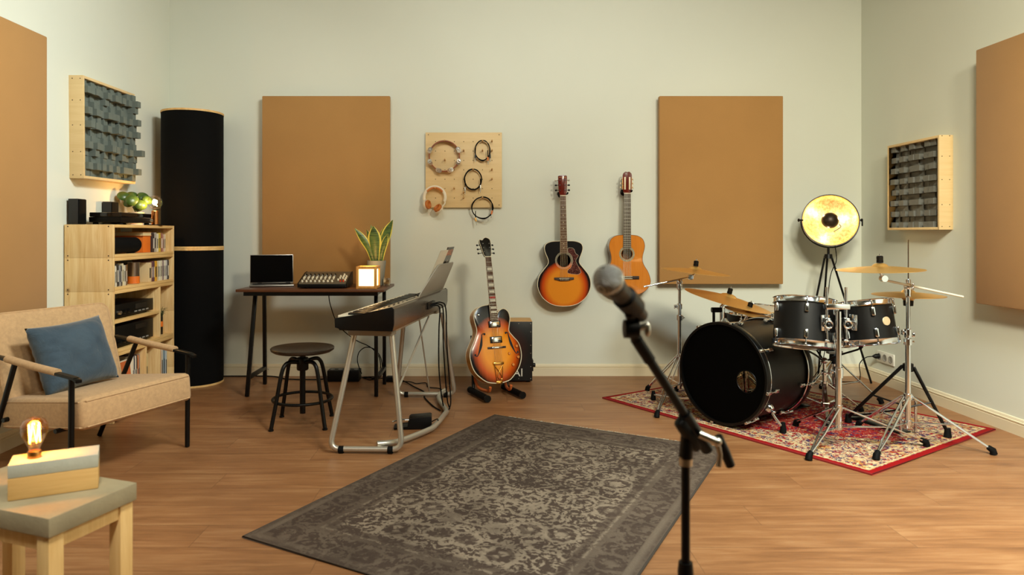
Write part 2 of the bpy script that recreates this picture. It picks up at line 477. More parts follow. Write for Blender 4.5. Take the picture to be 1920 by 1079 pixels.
# ------------------------------------------------------------------ pine bookshelf along the wall
SX0, SX1, SY0, SY1, SZ = -2.462, -2.175, 4.07, 4.872, 1.173
def bookshelf():
    t = thing('bookshelf', 'open pine bookshelf full of records and audio gear behind the armchair', 'bookshelf', ((SX0 + SX1) / 2, (SY0 + SY1) / 2, 0))
    th = .018
    DARK = mat('screw holes', (70, 45, 25), .8)
    def side(y0, y1, outer):
        mb = MB()
        for a, b in ((.0, .185), (.1855, .382), (.3825, .5775), (.578, .7755), (.776, .9755), (.976, SZ)):
            mb.bb((SX0, y0, a), (SX1, y1, b), .0012)
        if outer:
            mb.mi = 1
            for z in (.19, .38, .578, .776, .976):
                for dz in (-.014, .012):
                    for x in (SX0 + .02, SX1 - .028):
                        mb.cyl((x, y0 - .0006, z + dz), (x, y0 + .002, z + dz), .0042, seg=8)
            for x in (SX0 + .02, SX1 - .028): mb.cyl((x, y0 - .0006, SZ - .012), (x, y0 + .002, SZ - .012), .0042, seg=8)
        return mb.build('side_panel', [PINE, DARK], t, angle=25)
    side(SY0, SY0 + th, True); side(SY1 - th, SY1, False)
    i0, i1 = SY0 + th + .0005, SY1 - th - .0005
    for z0, z1, a, b in ((SZ - th, SZ, i0, i1), (.976, .994, i0, i1), (.957, .9752, i0, i1), (.782, .80, i0, i1), (.761, .7812, i0, i1), (.585, .603, i0, 4.651), (.407, .425, i0, i1), (.388, .4062, i0, i1), (.012, .03, i0, i1)):
        MB().bb((SX0, a, z0), (SX1, b, z1), .0012).build('shelf_board', PINEH, t)
    for y, z0, z1 in ((4.652, .4255, .7605), (4.652, .0305, .3875), (4.46, .0305, .3875)):
        MB().bb((SX0, y, z0), (SX1, y + .018, z1), .0012).build('divider', PINE, t)
    for y in (4.30, 4.62):       # uprights on the back of the two upper compartments
        MB().bb((SX0, y, .801), (SX0 + .018, y + .045, .9565)).bb((SX0, y, .9945), (SX0 + .018, y + .045, SZ - th - .0005)).build('back_batten', PINE, t)
    return t
bookshelf()
ORD = 'first second third fourth fifth sixth seventh eighth ninth tenth eleventh twelfth'.split()
def case(name, lab, cat, x0, x1, y0, y1, z, h, col, lean=0.0, group=None, spine=(235, 228, 210)):
    """a disc case or book, spine towards the room (+x)"""
    mb = MB(); mb.M = Matrix.Translation((x1, (y0 + y1) / 2, z)) @ Matrix.Rotation(lean, 4, 'X')
    w = (y1 - y0) / 2
    mb.bb((x0 - x1, -w, 0), (-.0008, w, h), .0008)
    mb.mi = 1; mb.bb((-.0008, -w * .9, h * .06), (0, w * .9, h * .94))
    mb.mi = 2; mb.bb((0, -w * .45, h * .2), (.0003, w * .45, h * .72))
    cm = mat('print %d %d %d' % col, col, .35); sm = mat('print %d %d %d' % spine, spine, .4)
    tm = mat('print dark', (40, 36, 34), .5) if sum(spine) > 330 else mat('print pale', (220, 212, 196), .5)
    mb.M = Matrix()
    M = Matrix.Translation((x1, (y0 + y1) / 2, z))
    return solo(mb, name, [cm, sm, tm], lab, cat, (x1, (y0 + y1) / 2, z), group)
# row of discs at the left of the middle shelf
cols = [((225, 215, 190), 'cream'), ((120, 115, 105), 'grey'), ((215, 208, 190), 'ivory'), ((60, 55, 52), 'black'), ((150, 150, 150), 'silver grey'), ((90, 84, 78), 'dark grey'), ((218, 205, 170), 'pale yellow'), ((205, 198, 180), 'beige'), ((120, 96, 70), 'brown')]
y = 4.10
for i, (c, nm) in enumerate(cols):
    w = (.022, .016, .020, .024, .018, .016, .016, .020, .017)[i]
    case('disc_case', f'{nm} spine, {ORD[i]} from the left in the disc row beside the silver tin', 'disc case', -2.33, -2.2, y, y + w - .002, .8002, .125 + .012 * (i % 3 == 0), c, .05, 'discs left of the silver tin', c)
    y += w + .002
cols = [((222, 196, 150), 'tan'), ((110, 74, 78), 'plum'), ((90, 60, 70), 'maroon'), ((214, 160, 50), 'mustard yellow'), ((205, 190, 160), 'sand'), ((222, 218, 200), 'white'), ((214, 204, 180), 'cream'), ((150, 130, 130), 'mauve'), ((220, 214, 196), 'ivory'), ((190, 190, 190), 'pale grey'), ((38, 44, 60), 'navy')]
y = 4.555
for i, (c, nm) in enumerate(cols):
    w = (.040, .020, .018, .034, .022, .020, .024, .022, .024, .020, .026)[i]
    case('disc_case', f'{nm} spine, {ORD[i]} from the left in the disc row right of the silver tin', 'disc case', -2.33, -2.2, y, y + w - .002, .8002, .135 if i != 0 else .128, c, 0, 'discs right of the silver tin', c)
    y += w + .0025
# top compartment books
cols = [((60, 50, 50), 'black'), ((170, 160, 150), 'grey'), ((216, 206, 180), 'cream'), ((206, 176, 60), 'yellow'), ((150, 96, 84), 'brick red'), ((186, 150, 140), 'pink'), ((208, 196, 170), 'pale tan')]
y = 4.640
for i, (c, nm) in enumerate(cols):
    w = (.026, .032, .030, .030, .030, .022, .020)[i]
    case('book', f'{nm} spine, {ORD[i]} from the left among the upright books on the top shelf', 'book', -2.31, -2.215, y, y + w - .003, .9942, (.128, .132, .125, .13, .128, .118, .12)[i], c, 0, 'upright books on the top shelf', c)
    y += w
solo(MB().bb((-2.42, 4.53, .9945), (-2.225, 4.632, 1.102), .003), 'storage_box', mat('orange card', (222, 112, 28), .55), 'orange box on the top shelf between black cylinder speaker and upright books', 'box', (-2.32, 4.58, .9945))
mb = MB().bb((-2.43, 4.52, 1.1025), (-2.22, 4.634, 1.105)).bb((-2.43, 4.52, 1.127), (-2.22, 4.634, 1.1295)); mb.bb((-2.43, 4.52, 1.105), (-2.427, 4.634, 1.127)); mb.mi = 1; mb.bb((-2.427, 4.522, 1.105), (-2.222, 4.632, 1.127))
solo(mb, 'book', [mat('orange cover', (214, 124, 44), .5), mat('book pages', (222, 200, 150), .7)], 'orange book lying flat on the orange box', 'book', (-2.32, 4.577, 1.1025))
# black cylinder speaker
t = thing('cylinder_speaker', 'black cylinder speaker lying on the top shelf beside the orange box', 'speaker', (-2.255, 4.32, .9945))
MB().cyl((-2.255, 4.125, 1.0475), (-2.255, 4.465, 1.0475), .0485, seg=36).build('cloth_grille', TRAPCLOTH, t)
for ya, yb in ((4.11, 4.125), (4.465, 4.48)): MB().lathe([(.0001, ya), (.042, ya), (.0492, (ya + yb) / 2), (.0492, yb if ya < 4.3 else ya), (.0001, yb)], (-2.255, 0, 1.0475), (0, 1, 0), 36).build('end_cap', BLKPLA, t)
for yy in (4.2, 4.43): MB().box((-2.255, yy, .9970), (.05, .02, .0045), .001).build('rubber_foot', RUBBER, t)
# silver tin in orange band, brass disc
t = thing('tin_can', 'silver tin with an orange paper band between the two disc rows', 'tin', (-2.225, 4.405, .8003))
MB().lathe([(.0001, .8004), (.033, .8004), (.0345, .803), (.0345, .932), (.036, .935), (.0345, .937), (.031, .937), (.031, .81), (.0001, .81)], (-2.225, 4.405, 0), seg=32).build('can', STEEL, t)
MB().lathe([(.0348, .803), (.0362, .803), (.0362, .848), (.0348, .848)], (-2.225, 4.405, 0), seg=32, closed=True).build('orange_band', mat('orange card', (222, 112, 28), .55), t)
t = thing('brass_disc', 'round brass dish standing on edge behind the silver tin', 'dish', (-2.285, 4.50, .8003))
MB().lathe([(.0001, 0), (.045, .002), (.062, .010), (.064, .009), (.046, -.002), (.0001, -.004)], (-2.29, 4.497, .866), (.95, -.3, .12), 40).build('dish', BRASS, t)
MB().bb((-2.345, 4.482, .8003), (-2.285, 4.512, .806)).build('stand_foot', BLACK, t)
# receiver, amplifier
def hifi(name, label, y0, y1, z0, z1, n):
    t = thing(name, label, 'hi-fi unit', (-2.32, (y0 + y1) / 2, z0))
    MB().bb((-2.44, y0, z0 + .012), (-2.206, y1, z1), .003).build('case', BLKMET, t)
    MB().bb((-2.206, y0, z0 + .01), (-2.198, y1, z1 + .001), .002).build('front_panel', BLKPLA, t)
    L = y1 - y0
    MB().bb((-2.1985, y0 + L * .52, z1 - .045), (-2.1965, y0 + L * .82, z1 - .015)).build('display_window', mat('dark display', (28, 26, 24), .1), t)
    for k in range(n): MB().lathe([(.0001, .022), (.010, .022), (.0115, .018), (.0115, 0)], (-2.198, y0 + L * (.1 + .11 * k), z0 + .04), (1, 0, 0), 16).build('knob', [BLKMET, STEEL][k == 0 and n == 3 or 0], t)
    for k in range(4): MB().bb((-2.1985, y0 + L * (.5 + .1 * k), z0 + .022), (-2.1955, y0 + L * (.56 + .1 * k), z0 + .030)).build('button', GREYPL, t)
    for yy in (y0 + .04, y1 - .04):
        for xx in (-2.40, -2.24): MB().cyl((xx, yy, z0), (xx, yy, z0 + .0118), .016, seg=12).build('foot', RUBBER, t)
hifi('stereo_receiver', 'slim black stereo receiver on the shelf above the bigger amplifier', 4.115, 4.61, .6035, .690, 3)
hifi('amplifier', 'tall black amplifier on the shelf below the slim receiver', 4.115, 4.61, .4255, .560, 2)
# vase with grassy plant in the narrow compartment
t = thing('potted_grass', 'small grassy plant in a metal beaker with an orange band, right side of the bookshelf', 'potted plant', (-2.235, 4.775, .4255))
MB().lathe([(.0001, .4258), (.022, .4258), (.0235, .43), (.0235, .55), (.021, .55), (.021, .44), (.0001, .44)], (-2.235, 4.775, 0), seg=28).build('beaker', mat('dark steel', (90, 84, 78), .3, 1.0), t)
MB().lathe([(.0238, .478), (.0246, .478), (.0246, .515), (.0238, .515)], (-2.235, 4.775, 0), seg=28, closed=True).build('orange_band', mat('orange card', (222, 112, 28), .55), t)
LEAFD = mat('dark leaf', (44, 62, 34), .5, var=.2, vscale=20)
mb = MB()
for k in range(46):
    a = random.uniform(0, 2 * PI); r = random.uniform(.015, .06); h = random.uniform(.035, .10)
    p0 = V((-2.235 + .014 * math.cos(a), 4.775 + .014 * math.sin(a), .535)); p1 = p0 + V((r * .45 * math.cos(a), r * .45 * math.sin(a), h * .8)); p2 = p0 + V((r * math.cos(a) * .9, r * math.sin(a), h * random.uniform(.55, 1.0)))
    p2.x = max(p2.x, -2.30); p2.y = min(p2.y, 4.848)
    mb.tube([p0, p1, p2], [.003, .0028, .0006], 5, smooth=3, flat=.35)
mb.build('grass_blades', LEAFD, t)
# records and books at the bottom
mb = MB(); mb.M = Matrix.Translation((-2.20, 4.232, .0305)) @ Matrix.Rotation(math.radians(-6), 4, 'Y')
mb.bb((-.006, -.14, 0), (0, .14, .305), .0006); mb.mi = 1; mb.bb((0, -.134, .008), (.0004, .134, .297)); mb.M = Matrix()
solo(mb, 'record_sleeve', [mat('sleeve edge', (226, 214, 190), .6), mat('orange sleeve', (205, 104, 52), .5, var=.15, vscale=14)], 'orange record sleeve facing out at the bottom of the bookshelf', 'record', (-2.20, 4.232, .0305))
for i, (c, nm) in enumerate([((226, 218, 196), 'cream'), ((66, 70, 86), 'slate blue'), ((224, 216, 198), 'white'), ((60, 44, 40), 'black'), ((206, 120, 70), 'orange'), ((150, 130, 120), 'taupe')]):
    case('record_sleeve', f'{nm} record spine, {ORD[i]} right of the orange sleeve facing out', 'record', -2.45, -2.215 + .001 * i, 4.376 + .014 * i, 4.388 + .014 * i, .0305, .31 + .004 * (i % 2), c, 0, 'upright records in the bookshelf', c)
for i, (c, nm) in enumerate([((226, 206, 150), 'pale yellow'), ((196, 168, 110), 'ochre'), ((222, 200, 140), 'straw')]):
    case('book', f'{nm} tall book, {ORD[i]} right of the lower divider in the bookshelf', 'book', -2.42, -2.205, 4.484 + .024 * i, 4.504 + .024 * i, .0305, .322 - .01 * i, c, 0, 'tall books at the shelf bottom', c)
for i, (c, nm) in enumerate([((56, 40, 40), 'black'), ((196, 104, 50), 'orange'), ((210, 200, 180), 'off-white'), ((124, 146, 160), 'blue grey'), ((186, 196, 200), 'pale blue')]):
    case('book', f'{nm} book in the narrow bottom compartment, {ORD[i]} from its left', 'book', -2.42, -2.2, 4.676 + .029 * i, 4.700 + .029 * i, .0305, (.20, .29, .31, .315, .30)[i], c, 0, 'books in the narrow compartment', c)

# on top of the bookshelf
def shelf_speaker(label, x0, x1, y0, y1, h):
    t = thing('bookshelf_speaker', label, 'speaker', ((x0 + x1) / 2, (y0 + y1) / 2, SZ + .0005))
    z = SZ + .0008
    MB().bb((x0, y0, z), (x1 - .006, y1, z + h), .002).build('cabinet', mat('speaker wrap', (30, 28, 27), .6), t)
    MB().bb((x1 - .006, y0 + .003, z + .003), (x1, y1 - .003, z + h - .003), .002).build('front_grille', TRAPCLOTH, t)
shelf_speaker('small black speaker at the near end of the bookshelf top', -2.455, -2.392, 4.095, 4.178, .152)
shelf_speaker('small black speaker behind the turntable', -2.462, -2.40, 4.475, 4.56, .152)
t = thing('turntable', 'black turntable with its dust cover closed on the bookshelf', 'turntable', (-2.29, 4.39, SZ + .0005))
z = SZ + .001
MB().bb((-2.39, 4.195, z + .014), (-2.192, 4.585, z + .046), .003).build('plinth', BLKPLA, t)
COVER = mat('smoked plastic', (20, 18, 17), .06)
MB().bb((-2.388, 4.197, z + .047), (-2.194, 4.583, z + .074), .004).build('dust_cover', COVER, t)
for xx in (-2.365, -2.215):
    for yy in (4.225, 4.555): MB().cyl((xx, yy, z), (xx, yy, z + .0138), .017, .015, 16).build('foot', RUBBER, t)
MB().lathe([(.0001, .014), (.009, .014), (.010, 0)], (-2.192, 4.56, z + .03), (1, 0, 0), 16).build('knob', STEEL, t)
mb = MB().bb((-2.19, 4.30, SZ + .0006), (-2.178, 4.44, SZ + .0035)); solo(mb, 'paper_slip', mat('paper', (228, 220, 200), .7), 'white paper slip at the bookshelf edge below the turntable', 'paper', (-2.184, 4.37, SZ + .0006))
# pilea
t = thing('potted_plant', 'round leaved green plant in a pale pot between turntable and globe lamp', 'potted plant', (-2.355, 4.70, SZ + .0005))
MB().lathe([(.0001, 0), (.038, 0), (.048, .085), (.050, .09), (.044, .09), (.040, .075), (.0001, .07)], (-2.355, 4.70, SZ + .001), seg=32).build('pot', mat('pale pot', (210, 200, 180), .6), t)
LEAF = mat('round leaf', (70, 98, 40), .32, var=.25, vscale=18, spec=.6)
def round_leaf(base, c, n, r):
    c = V(c); B = basis(n)
    mb = MB(); mb.tube([base, (V(base) + c) / 2 + V((0, 0, .015)), c], .0016, 6, smooth=4)
    mb.build('stalk', mat('stalk', (150, 150, 80), .5), t)
    mb = MB(); N = 20
    prof = [(.0001, .006), (.35 * r, .005), (.7 * r, .001), (.93 * r, -.006), (r, -.010), (.93 * r, -.0075), (.7 * r, -.0008), (.35 * r, .0035), (.0001, .0045)]
    rs = [[c + B @ V((rr * math.cos(2 * PI * k / N) * 1.08, rr * math.sin(2 * PI * k / N), hh)) for k in range(N)] for rr, hh in prof]
    mb.rings(rs).build('leaf', LEAF, t)
for c, n, r in (((-2.40, 4.62, 1.375), (.5, -.7, .5), .036), ((-2.345, 4.63, 1.345), (.6, -.75, .3), .040), ((-2.385, 4.70, 1.39), (.3, -.5, .8), .034), ((-2.31, 4.72, 1.375), (.7, -.4, .6), .040), ((-2.275, 4.70, 1.352), (.8, -.5, .4), .034), ((-2.30, 4.66, 1.315), (.7, -.7, .25), .037), ((-2.36, 4.75, 1.36), (.2, .2, .95), .034), ((-2.40, 4.68, 1.33), (.1, -.8, .4), .032), ((-2.33, 4.68, 1.30), (.5, -.8, .2), .030), ((-2.38, 4.66, 1.34), (.3, -.9, .3), .033)):
    round_leaf((-2.355, 4.70, SZ + .075), c, n, r)
# globe bulb lamp
GLASS = glassy('clear glass'); AMBER = glassy('amber glass', (255, 214, 140), .2)
def bulb_light(name, p, watts, col, r=.02):
    d = bpy.data.lights.new(name, 'POINT'); d.energy = watts; d.color = lin(col)[:3]; d.shadow_soft_size = r
    o = bpy.data.objects.new(name, d); COL.objects.link(o); o.location = p
    return o
FIL = emis('filament glow', (255, 214, 140), 60)
t = thing('globe_lamp', 'copper table lamp with a clear globe bulb on the far end of the bookshelf', 'lamp', (-2.21, 4.66, SZ + .0005))
c = V((-2.21, 4.66, SZ + .001))
COPPER = mat('copper', (206, 140, 84), .25, 1.0)
MB().lathe([(.0001, 0), (.05, 0), (.05, .006), (.0001, .006)], c, seg=36).build('base_plate', BLKMET, t)
MB().lathe([(.0001, .006), (.022, .006), (.022, .096), (.019, .098), (.0001, .098)], c, seg=28).build('stem', COPPER, t)
b = MB(); R = .047
b.lathe([(.012, .0985), (.0125, .112)] + [(R * math.sin(a), .155 - R * math.cos(a)) for a in [math.radians(x) for x in range(24, 181, 12)]], c, seg=28); gl = b.build('glass_bulb', GLASS, t)
MB().tube([c + V((0, 0, .10)), c + V((0, 0, .125))], .004, 8).build('filament_post', GLASS, gl)
MB().tube([c + V((.014 * math.cos(k * 1.1), .014 * math.sin(k * 1.1), .128 + .006 * k)) for k in range(9)], .0022, 6, smooth=4).build('filament', FIL, gl)
bulb_light('globe bulb light', c + V((0, 0, .152)), 4.5, (255, 190, 110), .02)

# ------------------------------------------------------------------ armchair (local frame: front is -y)
CHM = (V((-1.895, 3.411, 0)), math.radians(68.3))
OATM = fabric('oatmeal upholstery', (196, 160, 118), .12, 500, .35, 60)
def soft_box(mb, c, size, bev, R=None):
    mb.box(c, size, bev, R, 4)
def armchair():
    t = thing('armchair', 'beige upholstered armchair with thin black metal frame beside the bookshelf', 'armchair', CHM[0], (0, 0, CHM[1]))
    def part(mb, nm, m, par=None, **k): return mb.build(nm, m, par or t, world=False, **k)
    # seat cushion: slightly crowned slab sloping to the back
    S = Matrix.Rotation(math.radians(-6), 3, 'X')
    def sq(u, v, top):
        x = (u - .5) * 2; y = (v - .5) * 2
        f = (1 - abs(x) ** 6 * .12) * (1 - abs(y) ** 6 * .12)
        return x, y, f
    mb = MB(); mb.box((0, -.02, .305), (.63, .54, .143), .028, Matrix.Rotation(math.radians(-5), 3, 'X'), 4)
    seat = part(mb, 'seat_cushion', OATM)
    Rs = Matrix.Rotation(math.radians(-5), 3, 'X')
    e = .006; hx, hy, hz = .312, .267, .0695
    for sz in (1, -1):
        loop = catmull([Rs @ V(p) + V((0, -.02, .305)) for p in ((-hx + .02, -hy, sz * hz * .8), (hx - .02, -hy, sz * hz * .8), (hx, -hy + .02, sz * hz * .8), (hx, hy - .02, sz * hz * .8), (hx - .02, hy, sz * hz * .8), (-hx + .02, hy, sz * hz * .8), (-hx, hy - .02, sz * hz * .8), (-hx, -hy + .02, sz * hz * .8))], 1, True)
        part(MB().tube(loop, .0045, 6, closed=True), 'piping', OATM, seat)
    # back cushion with rounded corners
    B = Matrix.Translation((0, .190, .315)) @ Matrix.Rotation(math.radians(-15), 4, 'X')
    def rr(w, h, r, n=7):
        o = []
        for cx, cz, a0 in ((w - r, r, -90), (w - r, h - r, 0), (-w + r, h - r, 90), (-w + r, r, 180)):
            for k in range(n + 1):
                a = math.radians(a0 + 90 * k / n); o.append((cx + r * math.cos(a), cz + r * math.sin(a)))
        return o
    mb = MB(B); out = rr(.318, .445, .055)
    mb.rings([[V((x * s, y, .2225 + (z - .2225) * s)) for x, z in out] for s, y in ((.90, 0.0), (.965, .006), (.995, .020), (1, .034), (1, .055), (.985, .07), (.94, .08))])
    back = part(mb, 'back_cushion', OATM, angle=60)
    for y in (.014, .068):
        part(MB(B).tube([V((x * .99, y, .2225 + (z - .2225) * .99)) for x, z in out], .005, 6, closed=True), 'piping', OATM, back)
    # frame: each side has front leg, arm rail and slanted rear leg
    def flatbar(pts, w, h): return MB().tube(pts, w, 8, flat=h)
    for s in (-1, 1):
        x = s * .330
        part(MB().tube([(x, -.238, .005), (x, -.242, .487)], .0125, 12), 'front_leg', BLKMET)
        part(MB().tube([(x * .92, .365, .005), (x, .12, .53)], .0125, 12), 'rear_leg', BLKMET)
        arm = [(x, -.290, .478), (x, -.272, .486), (x, -.24, .494), (x, .0, .522), (x, .2, .548), (x, .275, .556)]
        mb = MB(); rs = []
        for i, p in enumerate(catmull(arm, 4)):
            w = .016 if i else .012
            rs.append([p + V((dx * w, 0, dz)) for dx, dz in ((-1, -.006), (1, -.006), (1, .004), (.7, .006), (-.7, .006), (-1, .004))])
        rail = part(mb.rings(rs), 'armrest', BLKMET)
        slv = [(x, -.155, .508), (x, .0, .524), (x, .17, .546)]
        part(MB().tube(catmull(slv, 5), .0205, 14, flat=.8), 'padded_sleeve', OATM, rail)
    for y, z in ((-.15, .250), (.19, .265)):
        part(MB().tube([(-.338, y, z), (.338, y, z)], .011, 10), 'cross_bar', BLKMET)
    for s in (-1, 1): part(MB().tube([(s * .25, -.2, .252), (s * .25, .22, .27)], .010, 8), 'side_bar', BLKMET)
    return t
armchair()
# cushion leaning on the back
def cushion():
    t = NT('blue velvet'); ob = t.obj(); lw = t.n('ShaderNodeLayerWeight'); lw.inputs[0].default_value = .35
    nz = t.noise(ob, 7, 4, .6, .6)[0]
    t.base(t.ramp(nz, [(.3, lin((48, 64, 78))), (.7, lin((66, 84, 98)))])); t.set(.75, 0, .2, sheen=.35)
    t.bump(t.noise(t.mapping(ob, (1, 1, 1)), 9, 4, .6, .8)[0], .5, .02)
    W, Hh = .200, .170
    mb = MB(); N = 26
    mb.M = Matrix.Translation(CHM[0]) @ Matrix.Rotation(CHM[1], 4, 'Z') @ Matrix.Translation((-.050, .105, .527)) @ Matrix.Rotation(math.radians(-21), 4, 'X') @ Matrix.Rotation(math.radians(-3), 4, 'Y')
    rnd = random.Random(3)
    def sd(s):
        def fn(u, v):
            a, b = u * 2 - 1, v * 2 - 1
            pin = 1 - .075 * (1 - a * a) * (abs(b) ** 2); pin2 = 1 - .075 * (1 - b * b) * (abs(a) ** 2)
            th = .075 * max(0, (1 - a ** 4)) ** .6 * max(0, (1 - b ** 4)) ** .6
            wr = .0035 * math.sin(9 * a + 5 * b * b) * math.sin(7 * b + 3) * (1 - a ** 4) * (1 - b ** 4) + .006 * math.exp(-((a + .9) / .35) ** 2) * math.sin(26 * b + 6 * a) * (1 - b ** 4) * (1 - a ** 8)
            return V((a * W * pin2, s * (th + wr) , b * Hh * pin))
        return fn
    mb.grid(sd(-1), N, N); mb.grid(sd(1), N, N)
    bm = mb.bm; bmesh.ops.remove_doubles(bm, verts=bm.verts, dist=1e-5)
    solo(mb, 'cushion', t.m, 'blue velvet cushion leaning on the armchair back', 'cushion', tuple(CHM[0] + V((.05, 0, .4))), angle=180)
cushion()

# ------------------------------------------------------------------ concrete topped side table
def side_table():
    RC = V((-.9325, 1.865)); d1 = V((-.94, .342)); d2 = V((-.342, -.94))      # right corner, long direction, short direction
    L, Wd, zt = .46, .255, .45
    M = Matrix(((d1.x, d2.x, 0, RC.x), (d1.y, d2.y, 0, RC.y), (0, 0, 1, 0), (0, 0, 0, 1)))
    ang = math.atan2(d1.y, d1.x); c = M @ V((L / 2, Wd / 2, 0))
    t = thing('side_table', 'small side table with concrete top and pale wooden legs in front of the armchair', 'side table', c, (0, 0, ang))
    CONC = mat('concrete', (160, 148, 118), .8, var=.14, vscale=9, bump=.2, bscale=70)
    MB(M).bb((0, 0, zt - .047), (L, Wd, zt), .003).build('table_top', CONC, t)
    LEGW = wood('pale table legs', (240, 204, 140), (224, 182, 116), 2, 1, .5)
    for x, y in ((.008, .006), (.008, Wd - .046), (L - .048, .006), (L - .048, Wd - .046)):
        MB(M).bb((x, y, .002), (x + .04, y + .04, zt - .0475), .002).build('leg', LEGW, t)
    for a, b in (((.048, .012), (L - .048, .032)), ((.048, Wd - .032), (L - .048, Wd - .012)), ((.014, .046), (.034, Wd - .046)), ((L - .034, .046), (L - .014, Wd - .046))):
        MB(M).bb((a[0], a[1], zt - .085), (b[0], b[1], zt - .0475), .001).build('apron', LEGW, t)
side_table()
def block_lamp():
    FL = V((-1.187, 1.728, 0)); u = V((.889, .457, 0)); w = V((-.457, .889, 0)); zt = .4505
    M = Matrix(((u.x, w.x, 0, FL.x), (u.y, w.y, 0, FL.y), (0, 0, 1, zt), (0, 0, 0, 1)))
    t = thing('block_lamp', 'wood and concrete block lamp with a glowing amber bulb on the side table', 'lamp', M @ V((.1, .045, 0)), (0, 0, math.atan2(u.y, u.x)))
    MB(M).bb((0, 0, .0005), (.198, .092, .056), .0015).build('wooden_block', wood('lamp block wood', (230, 190, 124), (212, 166, 98), 0, 1.2, .5), t)
    MB(M).bb((0, 0, .0565), (.198, .092, .090), .0015).build('concrete_block', mat('pale concrete', (190, 192, 176), .8, var=.08, vscale=14, bump=.15, bscale=90), t)
    c = M @ V((.052, .046, .090))
    MB().lathe([(.0001, 0), (.016, 0), (.016, .014), (.014, .018), (.0001, .018)], c, seg=24).build('socket', BRASS, t)
    prof = [(.0125, .0185), (.0135, .026), (.020, .040), (.028, .056), (.0315, .070), (.0305, .084), (.024, .096), (.013, .103), (.0001, .105)]
    g = MB().lathe(prof, c, seg=28).build('glass_bulb', AMBER, t)
    mb = MB(); pts = []
    for k in range(10):
        a = 2 * PI * k / 10; rr = .0125
        pts.append(c + V((rr * math.cos(a), rr * math.sin(a), .040 if k % 2 else .086)))
    mb.tube(pts, .0016, 6, closed=True); mb.build('filament', emis('amber filament', (255, 190, 84), 90), g)
    bulb_light('amber bulb light', c + V((0, 0, .064)), 3.4, (255, 186, 84), .016)
block_lamp()
# ------------------------------------------------------------------ desk
DX0, DX1, DY0, DY1, DZ = -1.672, -.672, 4.67, 5.21, .742
RUSTIC = wood('dark rustic wood', (104, 62, 36), (56, 30, 18), 0, .8, .38, contrast=.7)
def desk():
    t = thing('desk', 'desk with dark rustic wooden top on black metal legs', 'desk', ((DX0 + DX1) / 2, (DY0 + DY1) / 2, 0))
    MB().bb((DX0, DY0, DZ - .018), (DX1, DY1, DZ), .002).build('desk_top', RUSTIC, t)
    mb = MB()
    for y in (4.705, 5.15): mb.bb((DX0 + .045, y - .012, DZ - .045), (DX1 - .045, y + .012, DZ - .0185))
    for x in (-1.60, -.74): mb.bb((x - .012, 4.718, DZ - .045), (x + .012, 5.137, DZ - .0185))
    mb.build('top_frame', BLKMET, t)
    def bar(nm, a, b, w=.0125): 
        mb = MB(); B = basis(V(b) - V(a), (1, 0, 0)); L = (V(b) - V(a)).length
        mb.box((V(a) + V(b)) / 2, (w * 2, w * 2, L), .002, B); return mb.build(nm, BLKMET, t)
    for x in (-1.62, -.735):
        bar('leg', (x, 4.745, .003), (x + (.02 if x < -1 else -.02), 4.86, DZ - .046)); bar('leg', (x, 5.135, .003), (x, 5.12, DZ - .046))
        bar('side_bar', (x, 4.79, .125), (x, 5.12, .125))
    bar('rear_bar', (-1.606, 5.132, .115), (-.749, 5.132, .115), .014)
    for x in (-1.59, -.765): MB().ball((x, 5.117, .118), (.006, .003, .006), 10).build('bolt_head', STEEL, t)
    return t
desk()
# laptop
def laptop():
    c = V((-1.525, 4.99, DZ + .001)); t = thing('laptop', 'open laptop with a dark screen at the left end of the desk', 'laptop', c, (0, 0, math.radians(17)))
    ALU = mat('space grey aluminium', (150, 146, 140), .35, .9)
    q = dict(world=False); w, d = .152, .105
    MB().bb((-w, -d, .002), (w, d, .012), .003).build('base', ALU, t, **q)
    MB().bb((-w + .02, -.01, .0121), (w - .02, d - .018, .0135), .001).build('keyboard', BLKPLA, t, **q)
    MB().bb((-.05, -d + .012, .0121), (.05, -.02, .0126)).build('touchpad', mat('touchpad', (130, 126, 120), .3), t, **q)
    L = MB(Matrix.Translation((0, d - .004, .013)) @ Matrix.Rotation(math.radians(-4), 4, 'X'))
    L.bb((-w, 0, 0), (w, .006, .208), .0025); lid = L.build('lid', ALU, t, **q)
    L = MB(Matrix.Translation((0, d - .004, .013)) @ Matrix.Rotation(math.radians(-4), 4, 'X'))
    L.bb((-w + .004, -.0008, .006), (w - .004, -.0001, .204)).build('screen', mat('dark glossy screen', (6, 6, 7), .07), lid, **q)
    for k in (-1, 1): MB().cyl((k * .1, d - .006, .0125), (k * .1 + .03, d - .006, .0125), .005, seg=10).build('hinge', BLKPLA, t, **q)
laptop()
